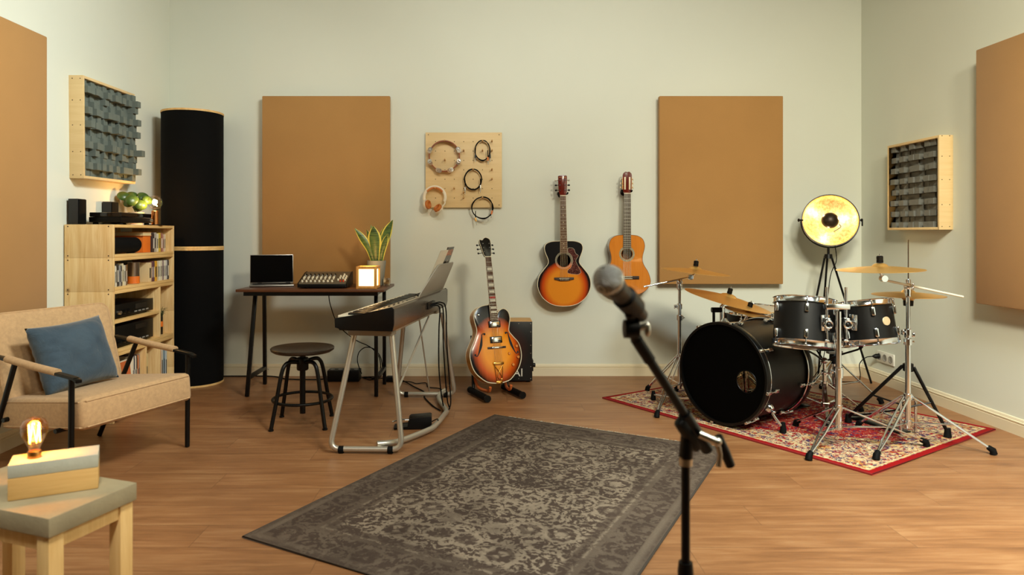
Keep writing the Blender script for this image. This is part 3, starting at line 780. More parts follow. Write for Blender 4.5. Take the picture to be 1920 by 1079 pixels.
# mixing console
def mixer():
    c = V((-1.115, 4.905, DZ + .001)); t = thing('mixing_console', 'small audio mixing console with rows of pale knobs on the desk', 'mixer', c, (0, 0, math.radians(3)))
    q = dict(world=False); w = .168
    side = [(-.155, .006), (.15, .006), (.15, .098), (.085, .092), (-.148, .036), (-.155, .030)]
    MB().prism([(y, z) for y, z in side], -w + .008, w - .008, lambda u, v, x: V((x, u, v))).build('case', mat('mixer panel', (86, 76, 60), .45), t, **q)
    for s in (-1, 1):
        MB().prism([(y * 1.01, z * 1.03 if z > .01 else z) for y, z in side], s * (w - .008), s * w, lambda u, v, x: V((x, u, v)), .0015).build('side_cheek', BLKPLA, t, **q)
    MB().bb((-w + .009, -.160, .006), (w - .009, -.1555, .030), .001).build('front_edge', BLKPLA, t, **q)
    sl = math.atan2(.092 - .036, .085 + .148); n = V((0, -math.sin(sl), math.cos(sl)))
    CAP = mat('pale knob', (226, 218, 196), .4); RED = mat('red knob', (190, 60, 30), .4)
    def at(x, s): return V((x, -.148 + s * math.cos(sl), .036 + s * math.sin(sl)))
    for k in range(8):
        x = -.142 + k * .029
        for s, r, h in ((.028, .0078, .013), (.085, .0062, .016), (.118, .0062, .013), (.150, .0062, .013), (.182, .0062, .013)):
            MB().lathe([(.0001, h), (r * .8, h), (r, 0)], at(x, s), n, 12).build('knob', CAP if s < .1 else [GREYPL, CAP, BLKPLA][int(s * 1000) % 3], t, **q)
    for i, (x, s) in enumerate(((.098, .06), (.118, .03), (.138, .03), (.105, .10), (.125, .10), (.145, .10), (.105, .14), (.125, .14), (.145, .14), (.125, .18), (.145, .06))):
        MB().lathe([(.0001, .013), (.0055, .013), (.0068, 0)], at(x, s), n, 12).build('knob', RED if i in (1, 2) else CAP, t, **q)
    for x in (-.12, .12):
        for y in (-.12, .12): MB().cyl((x, y, 0), (x, y, .0059), .01, seg=10).build('foot', RUBBER, t, **q)
mixer()
# glowing paper cube lamp
def cube_lamp():
    c = V((-.795, 4.775, DZ + .001)); t = thing('cube_lamp', 'wood framed paper cube lamp glowing on the desk', 'lamp', c, (0, 0, math.radians(-2)))
    q = dict(world=False); h = .07; e = .0085; HT = .152
    LW = wood('lamp frame wood', (222, 160, 84), (196, 132, 62), 2, 1.2, .5)
    mb = MB()
    for x in (-1, 1):
        for y in (-1, 1): mb.box((x * (h - e), y * (h - e), HT / 2), (2 * e, 2 * e, HT), .0015)
    for z in (e * 1.2, HT - e):
        for s in (-1, 1):
            mb.box((0, s * (h - e), z), (2 * (h - 2 * e), 2 * e, 2 * e), .001); mb.box((s * (h - e), 0, z), (2 * e, 2 * (h - 2 * e), 2 * e), .001)
    mb.build('frame', LW, t, **q)
    nt = NT('lit paper'); nt.base(lin((255, 236, 196))); nt.set(.8)
    nt.b.inputs['Emission Color'].default_value = lin((255, 222, 160)); nt.b.inputs['Emission Strength'].default_value = 2.6
    i = h - e * 1.4
    for s in (-1, 1):
        MB().box((0, s * i, HT / 2), (2 * (h - 2 * e), .001, HT - 4 * e)).build('paper_pane', nt.m, t, **q)
        MB().box((s * i, 0, HT / 2), (.001, 2 * (h - 2 * e), HT - 4 * e)).build('paper_pane', nt.m, t, **q)
    MB().box((0, 0, .004), (2 * (h - e), 2 * (h - e), .006)).build('base_plate', LW, t, **q)
    MB().lathe([(.0001, .008), (.014, .008), (.014, .03), (.022, .05), (.026, .068), (.022, .085), (.0001, .095)], (0, 0, 0), seg=16).build('bulb', emis('warm bulb', (255, 214, 150), 9), t, **q)
    bulb_light('cube lamp light', c + V((0, 0, .165)), 1.6, (255, 190, 110), .05)
cube_lamp()
# snake plant
def snake():
    b = V((-.778, 5.03, DZ + .001)); t = thing('snake_plant', 'snake plant with yellow edged leaves in a grey pot behind the cube lamp', 'potted plant', b)
    MB().lathe([(.0001, 0), (.046, 0), (.050, .004), (.068, .165), (.069, .18), (.061, .18), (.058, .16), (.0001, .155)], b, seg=36).build('pot', mat('grey stoneware', (140, 138, 126), .6, bump=.1, bscale=60), t)
    MB().lathe([(.0001, .158), (.057, .156)], b, seg=24).build('soil', mat('soil', (40, 28, 20), .95, bump=.8, bscale=90), t)
    nt = NT('snake leaf'); at = nt.n('ShaderNodeAttribute'); at.attribute_name = 'side'
    e = nt.math('ABSOLUTE', at.outputs['Fac']); ob = nt.obj()
    band = nt.noise(nt.mapping(ob, (4, 4, 42)), 2, 3, .6, 1.5)[0]
    gr = nt.ramp(band, [(.35, lin((34, 60, 32))), (.6, lin((84, 112, 56)))])
    nt.base(nt.mix(nt.ramp(e, [(.70, (0, 0, 0, 1)), (.78, (1, 1, 1, 1))]), gr, lin((206, 198, 92)))); nt.set(.38, 0, .5)
    for tx, tz, w, dy, x0, tw in ((-.155, .415, .024, -.02, -.022, .4), (-.075, .405, .019, .02, -.02, -.3), (-.018, .43, .042, -.03, -.008, .15), (.055, .425, .026, .01, .012, -.4), (.118, .475, .031, .0, .022, .5), (.085, .375, .022, -.02, .03, -.5), (-.045, .44, .017, .03, -.01, .6), (.02, .36, .02, .03, .0, 0)):
        p = [V((x0, 0, .155)), V((x0 + (tx - x0) * .22, dy * .4, .155 + (tz - .155) * .4)), V((x0 + (tx - x0) * .62, dy * .8, .155 + (tz - .155) * .75)), V((tx, dy, tz))]
        pts = catmull(p, 6); n = len(pts); mb = MB(); ly = mb.bm.verts.layers.float.new('side'); rows = []
        for i, q in enumerate(pts):
            f = i / (n - 1); ww = w * (.45 + .75 * math.sin(min(1, f * 1.25 + .12) * PI / 2)) * (1 - max(0, f - .55) ** 1.6 * 3.4) ; ww = max(ww, .0008)
            a = tw * (f - .3); T = (pts[min(i + 1, n - 1)] - pts[max(i - 1, 0)]).normalized()
            sx = V((math.cos(a), math.sin(a), 0)); sx = (sx - T * sx.dot(T)).normalized(); nn = T.cross(sx)
            for side in (0, 1):
                pass
            r = []
            for j in range(9):
                u = (j - 4) / 4; vv = mb.v(b + q + sx * ww * u + nn * (u * u * ww * .28)); vv[ly] = u; r.append(vv)
            for j in range(7, 0, -1):
                u = (j - 4) / 4; vv = mb.v(b + q + sx * ww * u + nn * (u * u * ww * .28 + .0035 * (1 - u * u) + .0004)); vv[ly] = u; r.append(vv)
            rows.append(r)
        for i in range(n - 1):
            m = len(rows[i])
            for k in range(m): mb.f([rows[i][k], rows[i][(k + 1) % m], rows[i + 1][(k + 1) % m], rows[i + 1][k]])
        mb.f(rows[0]); mb.f(rows[-1][::-1])
        mb.build('leaf', nt.m, t, angle=60)
snake()
t = thing('plastic_box', 'small clear plastic box beside the plant pot at the right end of the desk', 'box', (-.698, 5.0, DZ + .001))
MB().bb((-.722, 4.98, DZ + .001), (-.678, 5.02, DZ + .05), .003).build('clear_box', glassy('clear plastic', (226, 226, 220), .4, .15), t)
MB().bb((-.722, 4.98, DZ + .0502), (-.678, 5.02, DZ + .056), .002).build('lid', glassy('clear plastic', (226, 226, 220), .4, .15), t)
# power strip and cables under the desk
CABLE = RUBBER
def cable(label, pts, r=.0035, smooth=8, name='cable'):
    return solo(MB().tube([V(p) for p in pts], r, 8, smooth=smooth), name, CABLE, label, 'cable', tuple(pts[0]))
t = thing('power_strip', 'black power strip box on the floor under the desk', 'power strip', (-1.02, 5.27, 0))
MB().bb((-1.18, 5.22, .002), (-.94, 5.33, .085), .004).build('box', BLKPLA, t)
for k in range(4): MB().lathe([(.018, 0), (.018, .002), (.014, .002), (.014, -.001)], (-1.15 + .06 * k, 5.275, .0852), seg=16).build('outlet', GREYPL, t)
cable('thin black cable hanging from under the desk and mixer to the floor', [(-1.12, 5.0, .70), (-1.11, 5.02, .60), (-1.06, 5.06, .45), (-.95, 5.10, .34), (-.84, 5.16, .27), (-.78, 5.2, .18), (-.79, 5.24, .05), (-.86, 5.27, .006), (-.94, 5.36, .006)])
cable('thin black cable hanging behind the cube lamp below the desk', [(-.80, 5.2, .70), (-.80, 5.22, .55), (-.81, 5.24, .3), (-.83, 5.28, .03), (-.88, 5.36, .006)])
cable('black cable loop standing up from the floor behind the keyboard stand', [(-.93, 5.28, .05), (-.965, 5.30, .14), (-.955, 5.32, .21), (-.90, 5.33, .245), (-.83, 5.33, .22), (-.785, 5.33, .14), (-.79, 5.34, .02), (-.86, 5.38, .006), (-.93, 5.37, .006), (-.90, 5.34, .006), (-.74, 5.33, .006)])
cable('black cable lying along the foot of the back wall behind the stool', [(-2.25, 5.40, .006), (-1.9, 5.41, .006), (-1.65, 5.40, .006), (-1.5, 5.30, .006), (-1.3, 5.28, .006), (-1.22, 5.29, .008)], .0045)
t = thing('power_adapter', 'black power adapter on the floor behind the right desk leg', 'power adapter', (-.70, 5.24, 0))
MB().bb((-.735, 5.21, .002), (-.655, 5.27, .04), .006).build('adapter_body', BLKPLA, t)
MB().tube([(-.66, 5.24, .02), (-.60, 5.2, .012), (-.5, 5.02, .007), (-.42, 4.87, .006), (-.40, 4.70, .006), (-.33, 4.48, .006), (-.275, 4.36, .006)], .0045, 8, smooth=8).build('cable', CABLE, t)
cable('thin black cable zigzagging on the floor towards the keyboard stand', [(-.64, 5.22, .006), (-.55, 5.2, .006), (-.50, 5.14, .006), (-.43, 5.16, .006), (-.40, 5.02, .006), (-.32, 4.98, .006), (-.27, 4.87, .006), (-.22, 4.84, .006)])

# ------------------------------------------------------------------ round stool
def stool():
    c = V((-1.067, 4.085, 0)); t = thing('stool', 'round black metal stool with a dished seat under the keyboard', 'stool', c)
    SEAT = mat('worn dark seat', (46, 36, 26), .32, spec=.6, var=.2, vscale=8)
    MB().lathe([(.0001, .432), (.10, .428), (.165, .424), (.181, .434), (.184, .446), (.180, .450), (.165, .446), (.09, .436), (.0001, .434)], c, seg=56).build('seat', SEAT, t)
    MB().cyl(c + V((0, 0, .06)), c + V((0, 0, .4245)), .0165, seg=20).build('screw_post', BLKMET, t)
    MB().lathe([(.03, .315), (.034, .32), (.034, .385), (.03, .39), (.019, .39), (.019, .315)], c, seg=24, closed=True).build('hub', BLKMET, t)
    for k in range(4):
        a = math.radians(50 + 90 * k); d = V((math.cos(a), math.sin(a), 0))
        pts = [c + d * .030 + V((0, 0, .365)), c + d * .085 + V((0, 0, .372)), c + d * .12 + V((0, 0, .36)), c + d * .145 + V((0, 0, .31)), c + d * .18 + V((0, 0, .15)), c + d * .212 + V((0, 0, .012))]
        lg = MB().tube(pts, .0115, 12, smooth=5).build('leg', BLKMET, t)
        MB().lathe([(.0001, 0), (.015, 0), (.015, .008), (.006, .014), (.0001, .014)], c + d * .2125 + V((0, 0, .001)), seg=14).build('foot', BLKMET, lg)
    MB().torus(c + V((0, 0, .148)), (0, 0, 1), .170, .0085, 56, 10).build('footrest_ring', BLKMET, t)
stool()

# ------------------------------------------------------------------ keyboard on its tubular stand
KO = V((-.451, 3.47, .628)); KU = V((.165, .986, 0)).normalized(); KW = V((-KU.y, KU.x, 0))
KM = Matrix(((KU.x, KW.x, 0, KO.x), (KU.y, KW.y, 0, KO.y), (0, 0, 1, KO.z), (0, 0, 0, 1))); KA = math.atan2(KU.y, KU.x)
KL = 1.245
def keyboard():
    t = thing('keyboard', 'black and silver stage keyboard on a tubular stand in front of the desk', 'keyboard', KO, (0, 0, KA))
    q = dict(world=False)
    cheek = [(.008, 0), (.285, 0), (.288, .010), (.31, .013), (.312, .055), (.306, .062), (.17, .085), (.012, .122), (0, .112), (0, .035)]
    GREYB = mat('dark keyboard shell', (58, 50, 43), .22, .1, spec=.6)
    body = [(.008, 0), (.285, 0), (.288, .010), (.305, .013), (.305, .040), (.160, .060), (.155, .085), (.012, .119), (0, .112), (0, .035)]
    MB().prism(body, .012, KL - .012, lambda u, v, x: V((x, u, v))).build('shell', GREYB, t, **q)
    for a, b in ((0, .012), (KL - .012, KL)): MB().prism(cheek, a, b, lambda u, v, x: V((x, u, v)), .002).build('end_cheek', BLKPLA, t, **q)
    # sloping control panel with buttons and a screen
    sl = math.atan2(.119 - .085, .143)
    def on(x, s, h=0): return V((x, .155 - s * math.cos(sl) + h * math.sin(sl) * 0, .085 + s * math.sin(sl) + h))
    SILV = mat('silver control panel', (190, 178, 156), .35, .4)
    mb = MB(); mb.prism([(.153, .0862), (.014, .1195), (.014, .1207), (.153, .0874)], .02, KL - .02, lambda u, v, x: V((x, u, v))); mb.build('control_panel', SILV, t, **q)
    mb = MB()
    mb.box(on(.62, .075, .0015), (.12, .05, .003), 0, Matrix.Rotation(-sl, 3, 'X')); mb.build('display', BLKPLA, t, **q)
    for k in range(26):
        x = .1 + k * .043
        if .52 < x < .72: continue
        MB().box(on(x, .05 + .04 * (k % 2), .0025), (.018, .008, .005), .001, Matrix.Rotation(-sl, 3, 'X')).build('button', BLKPLA, t, **q)
    # keys
    wk = MB(); nk = 52; pw = (KL - .05) / nk
    for k in range(nk): wk.bb((.025 + k * pw + .0006, .163, .060), (.025 + (k + 1) * pw - .0006, .303, .0735), .0012)
    wk.build('white_key', mat('ivory keys', (240, 230, 205), .22), t, **q)['kind'] = 'stuff'
    bk = MB()
    for k in range(nk - 1):
        if k % 7 in (0, 1, 3, 4, 5):
            x = .025 + (k + 1) * pw; bk.bb((x - .0055, .163, .0737), (x + .0055, .255, .085), .0015)
    bk.build('black_key', mat('black keys', (12, 11, 11), .2), t, **q)['kind'] = 'stuff'
    # music rest standing at the back edge
    a = [V((.60, .012, .112)), V((1.2, .012, .112)), V((1.2, -.060, .285)), V((.70, -.060, .285))]
    out = catmull([(0.585, 0), (1.20, 0), (1.23, .015), (1.225, .10), (1.205, .185), (1.19, .198), (.80, .198), (.74, .19), (.68, .12)], 4, True)if False else [(.60, 0), (1.215, 0), (1.225, .01), (1.205, .18), (1.195, .195), (1.18, .20), (.80, .20), (.76, .195), (.735, .175), (.62, .04), (.60, .01)]
    MR = Matrix.Translation((0, .030, .1185)) @ Matrix.Rotation(math.radians(24), 4, 'X')
    mb = MB(MR); mb.prism(out, -.0035, .0035, lambda u, v, w: V((u, w, v)), .0015)
    mb.build('music_rest', mat('grey music rest', (150, 143, 130), .5), t, **q)
    mb = MB(MR); mb.bb((.61, .004, 0), (1.21, .028, .006), .002).build('rest_ledge', BLKPLA, t, **q)
    mb = MB(); mb.bb((.68, -.008, .035), (.86, -.0005, .075), .002); mb.build('rear_sockets', BLKPLA, t, **q)
    # magazine and sheets leaning on the rest
    PAPER = mat('paper', (228, 220, 200), .7)
    def page(name, label, cat, x0, x1, hh, off, mats, bend):
        mb = MB(KM @ MR)
        for s in (0, 1):
            mb.mi = s
            mb.grid(lambda u, v, s=s: V((x0 + (x1 - x0) * u, off + s * (-.0014) + bend * (v ** 2.2), .007 + hh * v)), 6, 12)
        c = KM @ MR @ V(((x0 + x1) / 2, off, .007))
        bmesh.ops.remove_doubles(mb.bm, verts=mb.bm.verts, dist=1e-6)
        return solo(mb, name, mats, label, cat, c, angle=180)
    nt = NT('magazine cover'); ob = nt.obj(); nz = nt.voro(ob, 22)[1]
    nt.base(nt.ramp(nt.noise(ob, 14, 3, .6)[0], [(.42, lin((18, 15, 13))), (.5, lin((60, 50, 42))), (.6, lin((24, 20, 18))), (.66, lin((170, 160, 145)))])); nt.set(.25)
    # real thickness
    mg = page('magazine', 'dark music magazine standing on the keyboard music rest', 'magazine', .93, 1.14, .295, .0125, [PAPER, nt.m], .014)
    md = mg.modifiers.new('thickness', 'SOLIDIFY'); md.thickness = .001; md.offset = 0
    Mt = KM @ MR @ Matrix.Translation((1.035, .0125 - .0022 + .0105, .262)) @ Matrix.Rotation(math.radians(90), 4, 'X') @ Matrix.Rotation(math.radians(0), 4, 'Z') @ Matrix.Rotation(math.radians(-5.5), 4, 'X')
    tx = text_mesh('PIANO', .06, Mt, 'cover_title', mat('orange print', (226, 120, 50), .4), mg, .0003)
    page('sheet_music', 'white sheet music leaning on the keyboard music rest beside the magazine', 'sheet music', .70, .915, .285, .0075, [PAPER, PAPER], .003)
    return t
keyboard()
def kstand():
    c = V((-.5, 4.1, 0)); t = thing('keyboard_stand', 'silver tubular keyboard stand with bent floor bar', 'keyboard stand', c)
    TUBE = mat('silver lacquered tube', (196, 190, 176), .35, .75)
    def loc(s, y): return KM @ V((s, y, 0))
    def uframe(s, inset0, inset1, zt):
        c0 = loc(s, .155); cx = c0.x; y = c0.y
        return cx, y
    zt = KO.z - .034
    # near and far U frames
    for nm, A, Bp, TA, TB in (('near', V((-.785, 3.53, 0)), V((-.415, 3.52, 0)), V((-.675, 3.62, zt)), V((-.475, 3.585, zt))),
                              ('far', V((-.592, 4.735, 0)), V((-.195, 4.73, 0)), V((-.525, 4.60, zt)), V((-.275, 4.565, zt)))):
        r = .0145; z = r + .008; d = (Bp - A).normalized()
        a, b = A + V((0, 0, z)), Bp + V((0, 0, z))
        pts = [TA]; up = (TA - a).normalized()
        for k in range(7):
            f = k / 6; pts.append(a + up * .055 * (1 - f) ** 2 + d * .055 * f ** 2)
        up2 = (TB - b).normalized()
        for k in range(7):
            f = k / 6; pts.append(b - d * .055 * (1 - f) ** 2 + up2 * .055 * f ** 2)
        pts.append(TB)
        MB().tube(pts, r, 14).build('leg_frame', TUBE, t)
        for f in (.16, .84):
            p = a.lerp(b, f)
            MB().lathe([(.0165, -.014), (.0185, -.012), (.0185, .012), (.0165, .014)], p - V((0, 0, .003)), d, 16, True).build('rubber_foot', RUBBER, t)
    # carrier plates under the keyboard and rails
    for s0, s1 in ((.06, .145), (1.06, 1.145)):
        MB(KM).bb((s0, .03, -.0335), (s1, .262, -.001), .002).build('carrier_plate', mat('stand plate', (142, 132, 116), .45, .3), t)
    for y in (.06, .235): MB(KM).bb((.146, y - .012, -.028), (1.059, y + .012, -.003)).build('rail', TUBE, t)
    # diagonal struts
    MB(KM).tube([(.98, .06, -.03), (.45, .06, -.40), (.10, .06, -.44)], .006, 8).build('strut', TUBE, t) if False else None
    MB().tube([V((-.345, 4.35, zt + .004)), V((-.46, 3.66, .28))], .006, 8).build('strut', TUBE, t)
    MB().tube([V((-.43, 4.56, zt + .004)), V((-.37, 4.72, .045))], .005, 8).build('strut', TUBE, t)
    fl = [(-.545, 3.535, .045), (-.475, 3.575, .04), (-.43, 3.65, .03), (-.315, 3.85, .024), (-.275, 3.96, .024), (-.237, 4.20, .024), (-.232, 4.29, .024), (-.285, 4.52, .024), (-.30, 4.63, .028), (-.285, 4.70, .040), (-.26, 4.735, .048)]
    MB().tube([V(p) for p in fl], .0155, 14, smooth=4).build('floor_bar', TUBE, t)
kstand()
def pedal():
    c = V((-.40, 4.0, 0)); t = thing('sustain_pedal', 'black sustain pedal with chrome lever beside the stand floor bar', 'pedal', c, (0, 0, math.radians(4)))
    q = dict(world=False)
    MB().prism([(-.115, .003), (.10, .003), (.10, .068), (.092, .074), (-.02, .066), (-.03, .058), (-.036, .016), (-.115, .012)], -.05, .045, lambda u, v, w: V((u, w, v)), .003).build('body', BLKPLA, t, **q)
    MB().tube([(-.02, 0, .046), (-.07, 0, .047), (-.11, 0, .041), (-.125, 0, .036)], [.008, .009, .011, .007], 12, smooth=4, flat=.5).build('lever', CHROME, t, **q)
    MB().tube([V((.101, .01, .03)), V((.135, .0, .045)), V((.13, -.03, .01)), V((.15, .12, .006)), V((.17, .35, .006)), V((.165, .7, .006)), V((.2, .8, .05))], .003, 6, smooth=6).build('cable', CABLE, t, **q)
pedal()
for k, (lab, dx, pts) in enumerate((('inner', 0, [(.74, -.004, .05), (.76, -.03, .055), (.80, -.05, .03), (.80, -.045, -.10), (.84, -.035, -.33), (.86, -.045, -.50), (.92, -.05, -.62)]),
                    ('middle', 0, [(.76, -.004, .055), (.79, -.045, .06), (.84, -.062, .02), (.85, -.060, -.16), (.86, -.07, -.38), (.90, -.075, -.55), (.95, -.08, -.62)]),
                    ('outer', 0, [(.78, -.004, .06), (.83, -.05, .066), (.88, -.07, .02), (.90, -.072, -.2), (.95, -.078, -.45), (.93, -.09, -.58), (.80, -.09, -.62)]))):
    cable(f'{lab} one of the three black cables hanging from the keyboard back', [KM @ V(p) for p in pts], .004)

# ------------------------------------------------------------------ pegboard with what hangs on it
PBX, PBZ0, PBZ1 = (-.455, .142), 1.322, 1.91
PBY = YB - .02
def pegboard():
    t = thing('pegboard', 'birch plywood pegboard on the back wall holding tambourine, cables and headphones', 'pegboard', ((PBX[0] + PBX[1]) / 2, PBY, PBZ0))
    mb = MB(); mb.bb((PBX[0], PBY - .012, PBZ0), (PBX[1], PBY, PBZ1), .001); mb.mi = 1
    px = lambda c: PBX[0] + .078 + c * .0735
    pz = lambda r: PBZ1 - .072 - r * .0735
    for c in range(7):
        for r in range(7): mb.lathe([(.0001, .0005), (.0036, .0005), (.0036, -.0005)], (px(c), PBY - .012, pz(r)), (0, -1, 0), 8)
    for x in (PBX[0] + .022, PBX[1] - .022):
        for z in (PBZ0 + .02, PBZ1 - .018): mb.lathe([(.0001, .001), (.004, .001), (.004, -.0005)], (x, PBY - .012, z), (0, -1, 0), 8)
    mb.build('board', [BIRCH, mat('peg holes', (60, 42, 26), .9)], t, angle=25)
    for x in (PBX[0] + .03, PBX[1] - .03):
        for z in (PBZ0 + .04, PBZ1 - .04): MB().bb((x - .012, PBY + .0002, z - .012), (x + .012, YB - .0003, z + .012)).build('spacer', BIRCH, t)
    PEGW = wood('peg wood', (206, 160, 96), (184, 136, 76), 1, 2, .5)
    for c, r in ((6, 0), (3, 1), (5, 1), (6, 1), (1, 2), (6, 3), (6, 4), (2, 5), (3, 6), (1, 0), (5, 0), (4, 3), (0, 5), (5, 6), (3, 5.45)):
        z = pz(r); p = V((px(c), PBY - .012, z))
        MB().lathe([(.0001, -.002), (.0055, -.002), (.0055, .062), (.0045, .065), (.0001, .065)], p, (0, -1, .05), 12).build('peg', PEGW, t)
    return px, pz
pgx, pgz = pegboard()
# tambourine hanging on a peg
def tambourine():
    R = .122; c = V((pgx(1) - .002, PBY - .045, pgz(0) - R + .004)); t = thing('tambourine', 'round headless tambourine with silver jingles on the pegboard', 'tambourine', c)
    TW = wood('tambourine wood', (150, 74, 40), (112, 50, 26), 0, 1.4, .35, coat=.4)
    MB().lathe([(R, -.02), (R, .02), (R - .008, .02), (R - .008, -.02)], c, (0, -1, 0), 64, True).build('hoop', TW, t)
    J = mat('jingle metal', (205, 200, 195), .3, .9)
    for k in range(8):
        a = math.radians(22 + 45 * k) + .03; d = V((math.cos(a), 0, math.sin(a)))
        if math.sin(a) > .87: continue
        for s in (-.012, .010):
            MB().lathe([(.0001, .0), (.006, .002), (.017, .001), (.0175, 0), (.017, -.0006), (.006, .0006), (.0001, -.001)], c + d * (R - .002) + V((0, -.024, 0)) + d.cross(V((0, 1, 0))) * s * .75, V((0, -1, 0)) + d.cross(V((0, 1, 0))) * (s * 28) + d * .25, 18).build('jingle', J, t)
tambourine()
def coil(label, c, rx, rz, n, ends, tilt=0):
    c = V(c); t = thing('instrument_cable', label, 'cable', c, group='coiled black cables on the pegboard')
    rnd = random.Random(int(c.x * 1000) + 5); pts = []
    for k in range(n * 14 + 1):
        a = PI / 2 + 2 * PI * k / 14; j = (k // 14) / max(1, n - 1)
        w = 1 + rnd.uniform(-.03, .03) + .03 * (j - .5)
        x, z = rx * w * math.cos(a), rz * w * math.sin(a) + (.5 - j) * .002
        pts.append(c + V((x * math.cos(tilt) - z * math.sin(tilt), -.004 - .014 * j + rnd.uniform(-.002, .002), x * math.sin(tilt) + z * math.cos(tilt))))
    MB().tube(pts, .0036, 6, smooth=3).build('coiled_cable', CABLE, t)
    for s, e, colr in ends:
        p0 = c + V(s); p1 = c + V(e); d = (p1 - p0).normalized()
        MB().tube([c + V((s[0] * .98, s[1], s[2] + .05)), p0 + V((0, 0, .02)), p0], .0036, 6, smooth=4).build('cable_end', CABLE, t)
        MB().lathe([(.0001, 0), (.0055, .001), (.0065, .006), (.0065, .030), (.004, .032), (.0001, .033)], p0, d, 12).build('plug_sleeve', mat('plug ' + colr, {'silver': (190, 185, 178), 'orange': (220, 120, 50), 'black': (20, 20, 20), 'gold': (214, 170, 100)}[colr], .3, 0 if colr in ('orange', 'black') else 1), t)
        MB().lathe([(.0001, .032), (.0032, .032), (.0032, .056), (.002, .060), (.0001, .062)], p0, d, 10).build('plug_tip', CHROME, t)
coil('coiled black cable with an orange plug, highest on the pegboard', (pgx(5), PBY - .03, pgz(0) - .072), .058, .078, 4, [((-.055, -.02, -.03), (-.056, -.022, -.1), 'black'), ((.04, -.02, -.05), (.045, -.022, -.12), 'orange'), ((.058, -.02, -.03), (.06, -.022, -.1), 'black')])
coil('coiled black cable with two long hanging plugs, middle of the pegboard', (pgx(4), PBY - .03, pgz(3) - .077), .066, .080, 5, [((-.062, -.02, -.06), (-.063, -.022, -.14), 'silver'), ((.058, -.02, -.045), (.055, -.022, -.12), 'silver')])
coil('coiled black cable overlapping the bottom edge of the pegboard', (pgx(5), PBY - .03, pgz(6) - .078), .082, .084, 5, [((-.055, -.02, -.075), (-.045, -.022, -.14), 'gold'), ((.075, -.02, -.02), (.062, -.022, -.10), 'orange')], .15)
def headphones():
    c = V((pgx(0) - .003, PBY - .055, pgz(5) - .07)); t = thing('headphones', 'white and tan headphones hanging at the lower left of the pegboard', 'headphones', c)
    CREAM = mat('cream plastic', (226, 214, 190), .35); TAN = mat('tan leather', (190, 112, 48), .5)
    R = .082
    arc = [c + V((R * math.cos(a), 0, R * math.sin(a) * 1.0)) for a in [math.radians(x) for x in range(-22, 203, 9)]]
    mb = MB(); mb.tube(arc, .006, 10, flat=1.9); mb.build('headband', CREAM, t)
    arc2 = [c + V(((R - .007) * math.cos(a), 0, (R - .007) * math.sin(a))) for a in [math.radians(x) for x in range(35, 150, 9)]]
    MB().tube(arc2, .0075, 10, flat=1.4).build('headband_padding', TAN, t)
    for e, n in ((V((-.060, -.008, -.058)), V((.88, -.42, .12))), (V((.030, -.008, -.090)), V((-.55, -.52, .60)))):
        p = c + e; n = n.normalized()
        MB().lathe([(.0001, -.022), (.026, -.020), (.036, -.012), (.038, 0), (.036, .002), (.0001, .002)], p, n, 28).build('ear_cup', CREAM, t)
        MB().lathe([(.0001, .010), (.018, .010), (.024, .024), (.034, .020), (.036, .010), (.034, .0025), (.0001, .0025)], p, n, 28).build('ear_pad', TAN, t)
    for a, b in ((-160, (-.075, 0, -.055)), (-22, (.07, 0, -.075))):
        pass
    MB().tube([arc[-1], c + V((-.084, -.003, -.05)), c + V((-.072, -.005, -.060))], .006, 8, smooth=4).build('slider', CREAM, t)
    MB().tube([arc[0], c + V((.078, -.003, -.05)), c + V((.045, -.005, -.085))], .006, 8, smooth=4).build('slider', CREAM, t)
headphones()
# ------------------------------------------------------------------ guitars (local frame: x across, z along the body, front is -y)
def burst(name, c0, c1, c2, cz, rx, rz, stops, coat=.8, top=None):
    """sunburst lacquer: colour rings around (0, cz)"""
    t = NT(name); ob = t.obj(); x, y, z = t.sep(ob)
    d = t.vmath('LENGTH', t.comb(t.math('DIVIDE', x, rx), 0, t.math('DIVIDE', t.math('SUBTRACT', z, cz), rz)))
    gr = t.noise(t.mapping(ob, (60, 1, 1.2)), 3, 3, .6)[0]
    d = t.math('ADD', d, t.math('MULTIPLY', t.math('SUBTRACT', gr, .5), .08))
    c = t.ramp(d, [(stops[0], lin(c0)), (stops[1], lin(c1)), (stops[2], lin(c2))])
    t.base(c); t.set(.25, 0, .4, coat, .05)
    return t.m
FRETW = wood('rosewood', (104, 66, 40), (70, 42, 26), 2, 1.5, .5)
FRETD = wood('dark fretboard', (62, 42, 30), (38, 26, 18), 2, 1.5, .5)
CREAMB = mat('cream binding', (232, 220, 190), .35)
MAHOG = wood('red mahogany', (112, 34, 22), (80, 20, 14), 2, 1.2, .22, coat=.6)
MAPLE = wood('maple side', (222, 160, 70), (196, 128, 44), 0, 1.2, .2, coat=.6, contrast=.8)
def flip(pts): return [(-x, z) for x, z in reversed(pts[1:-1])]
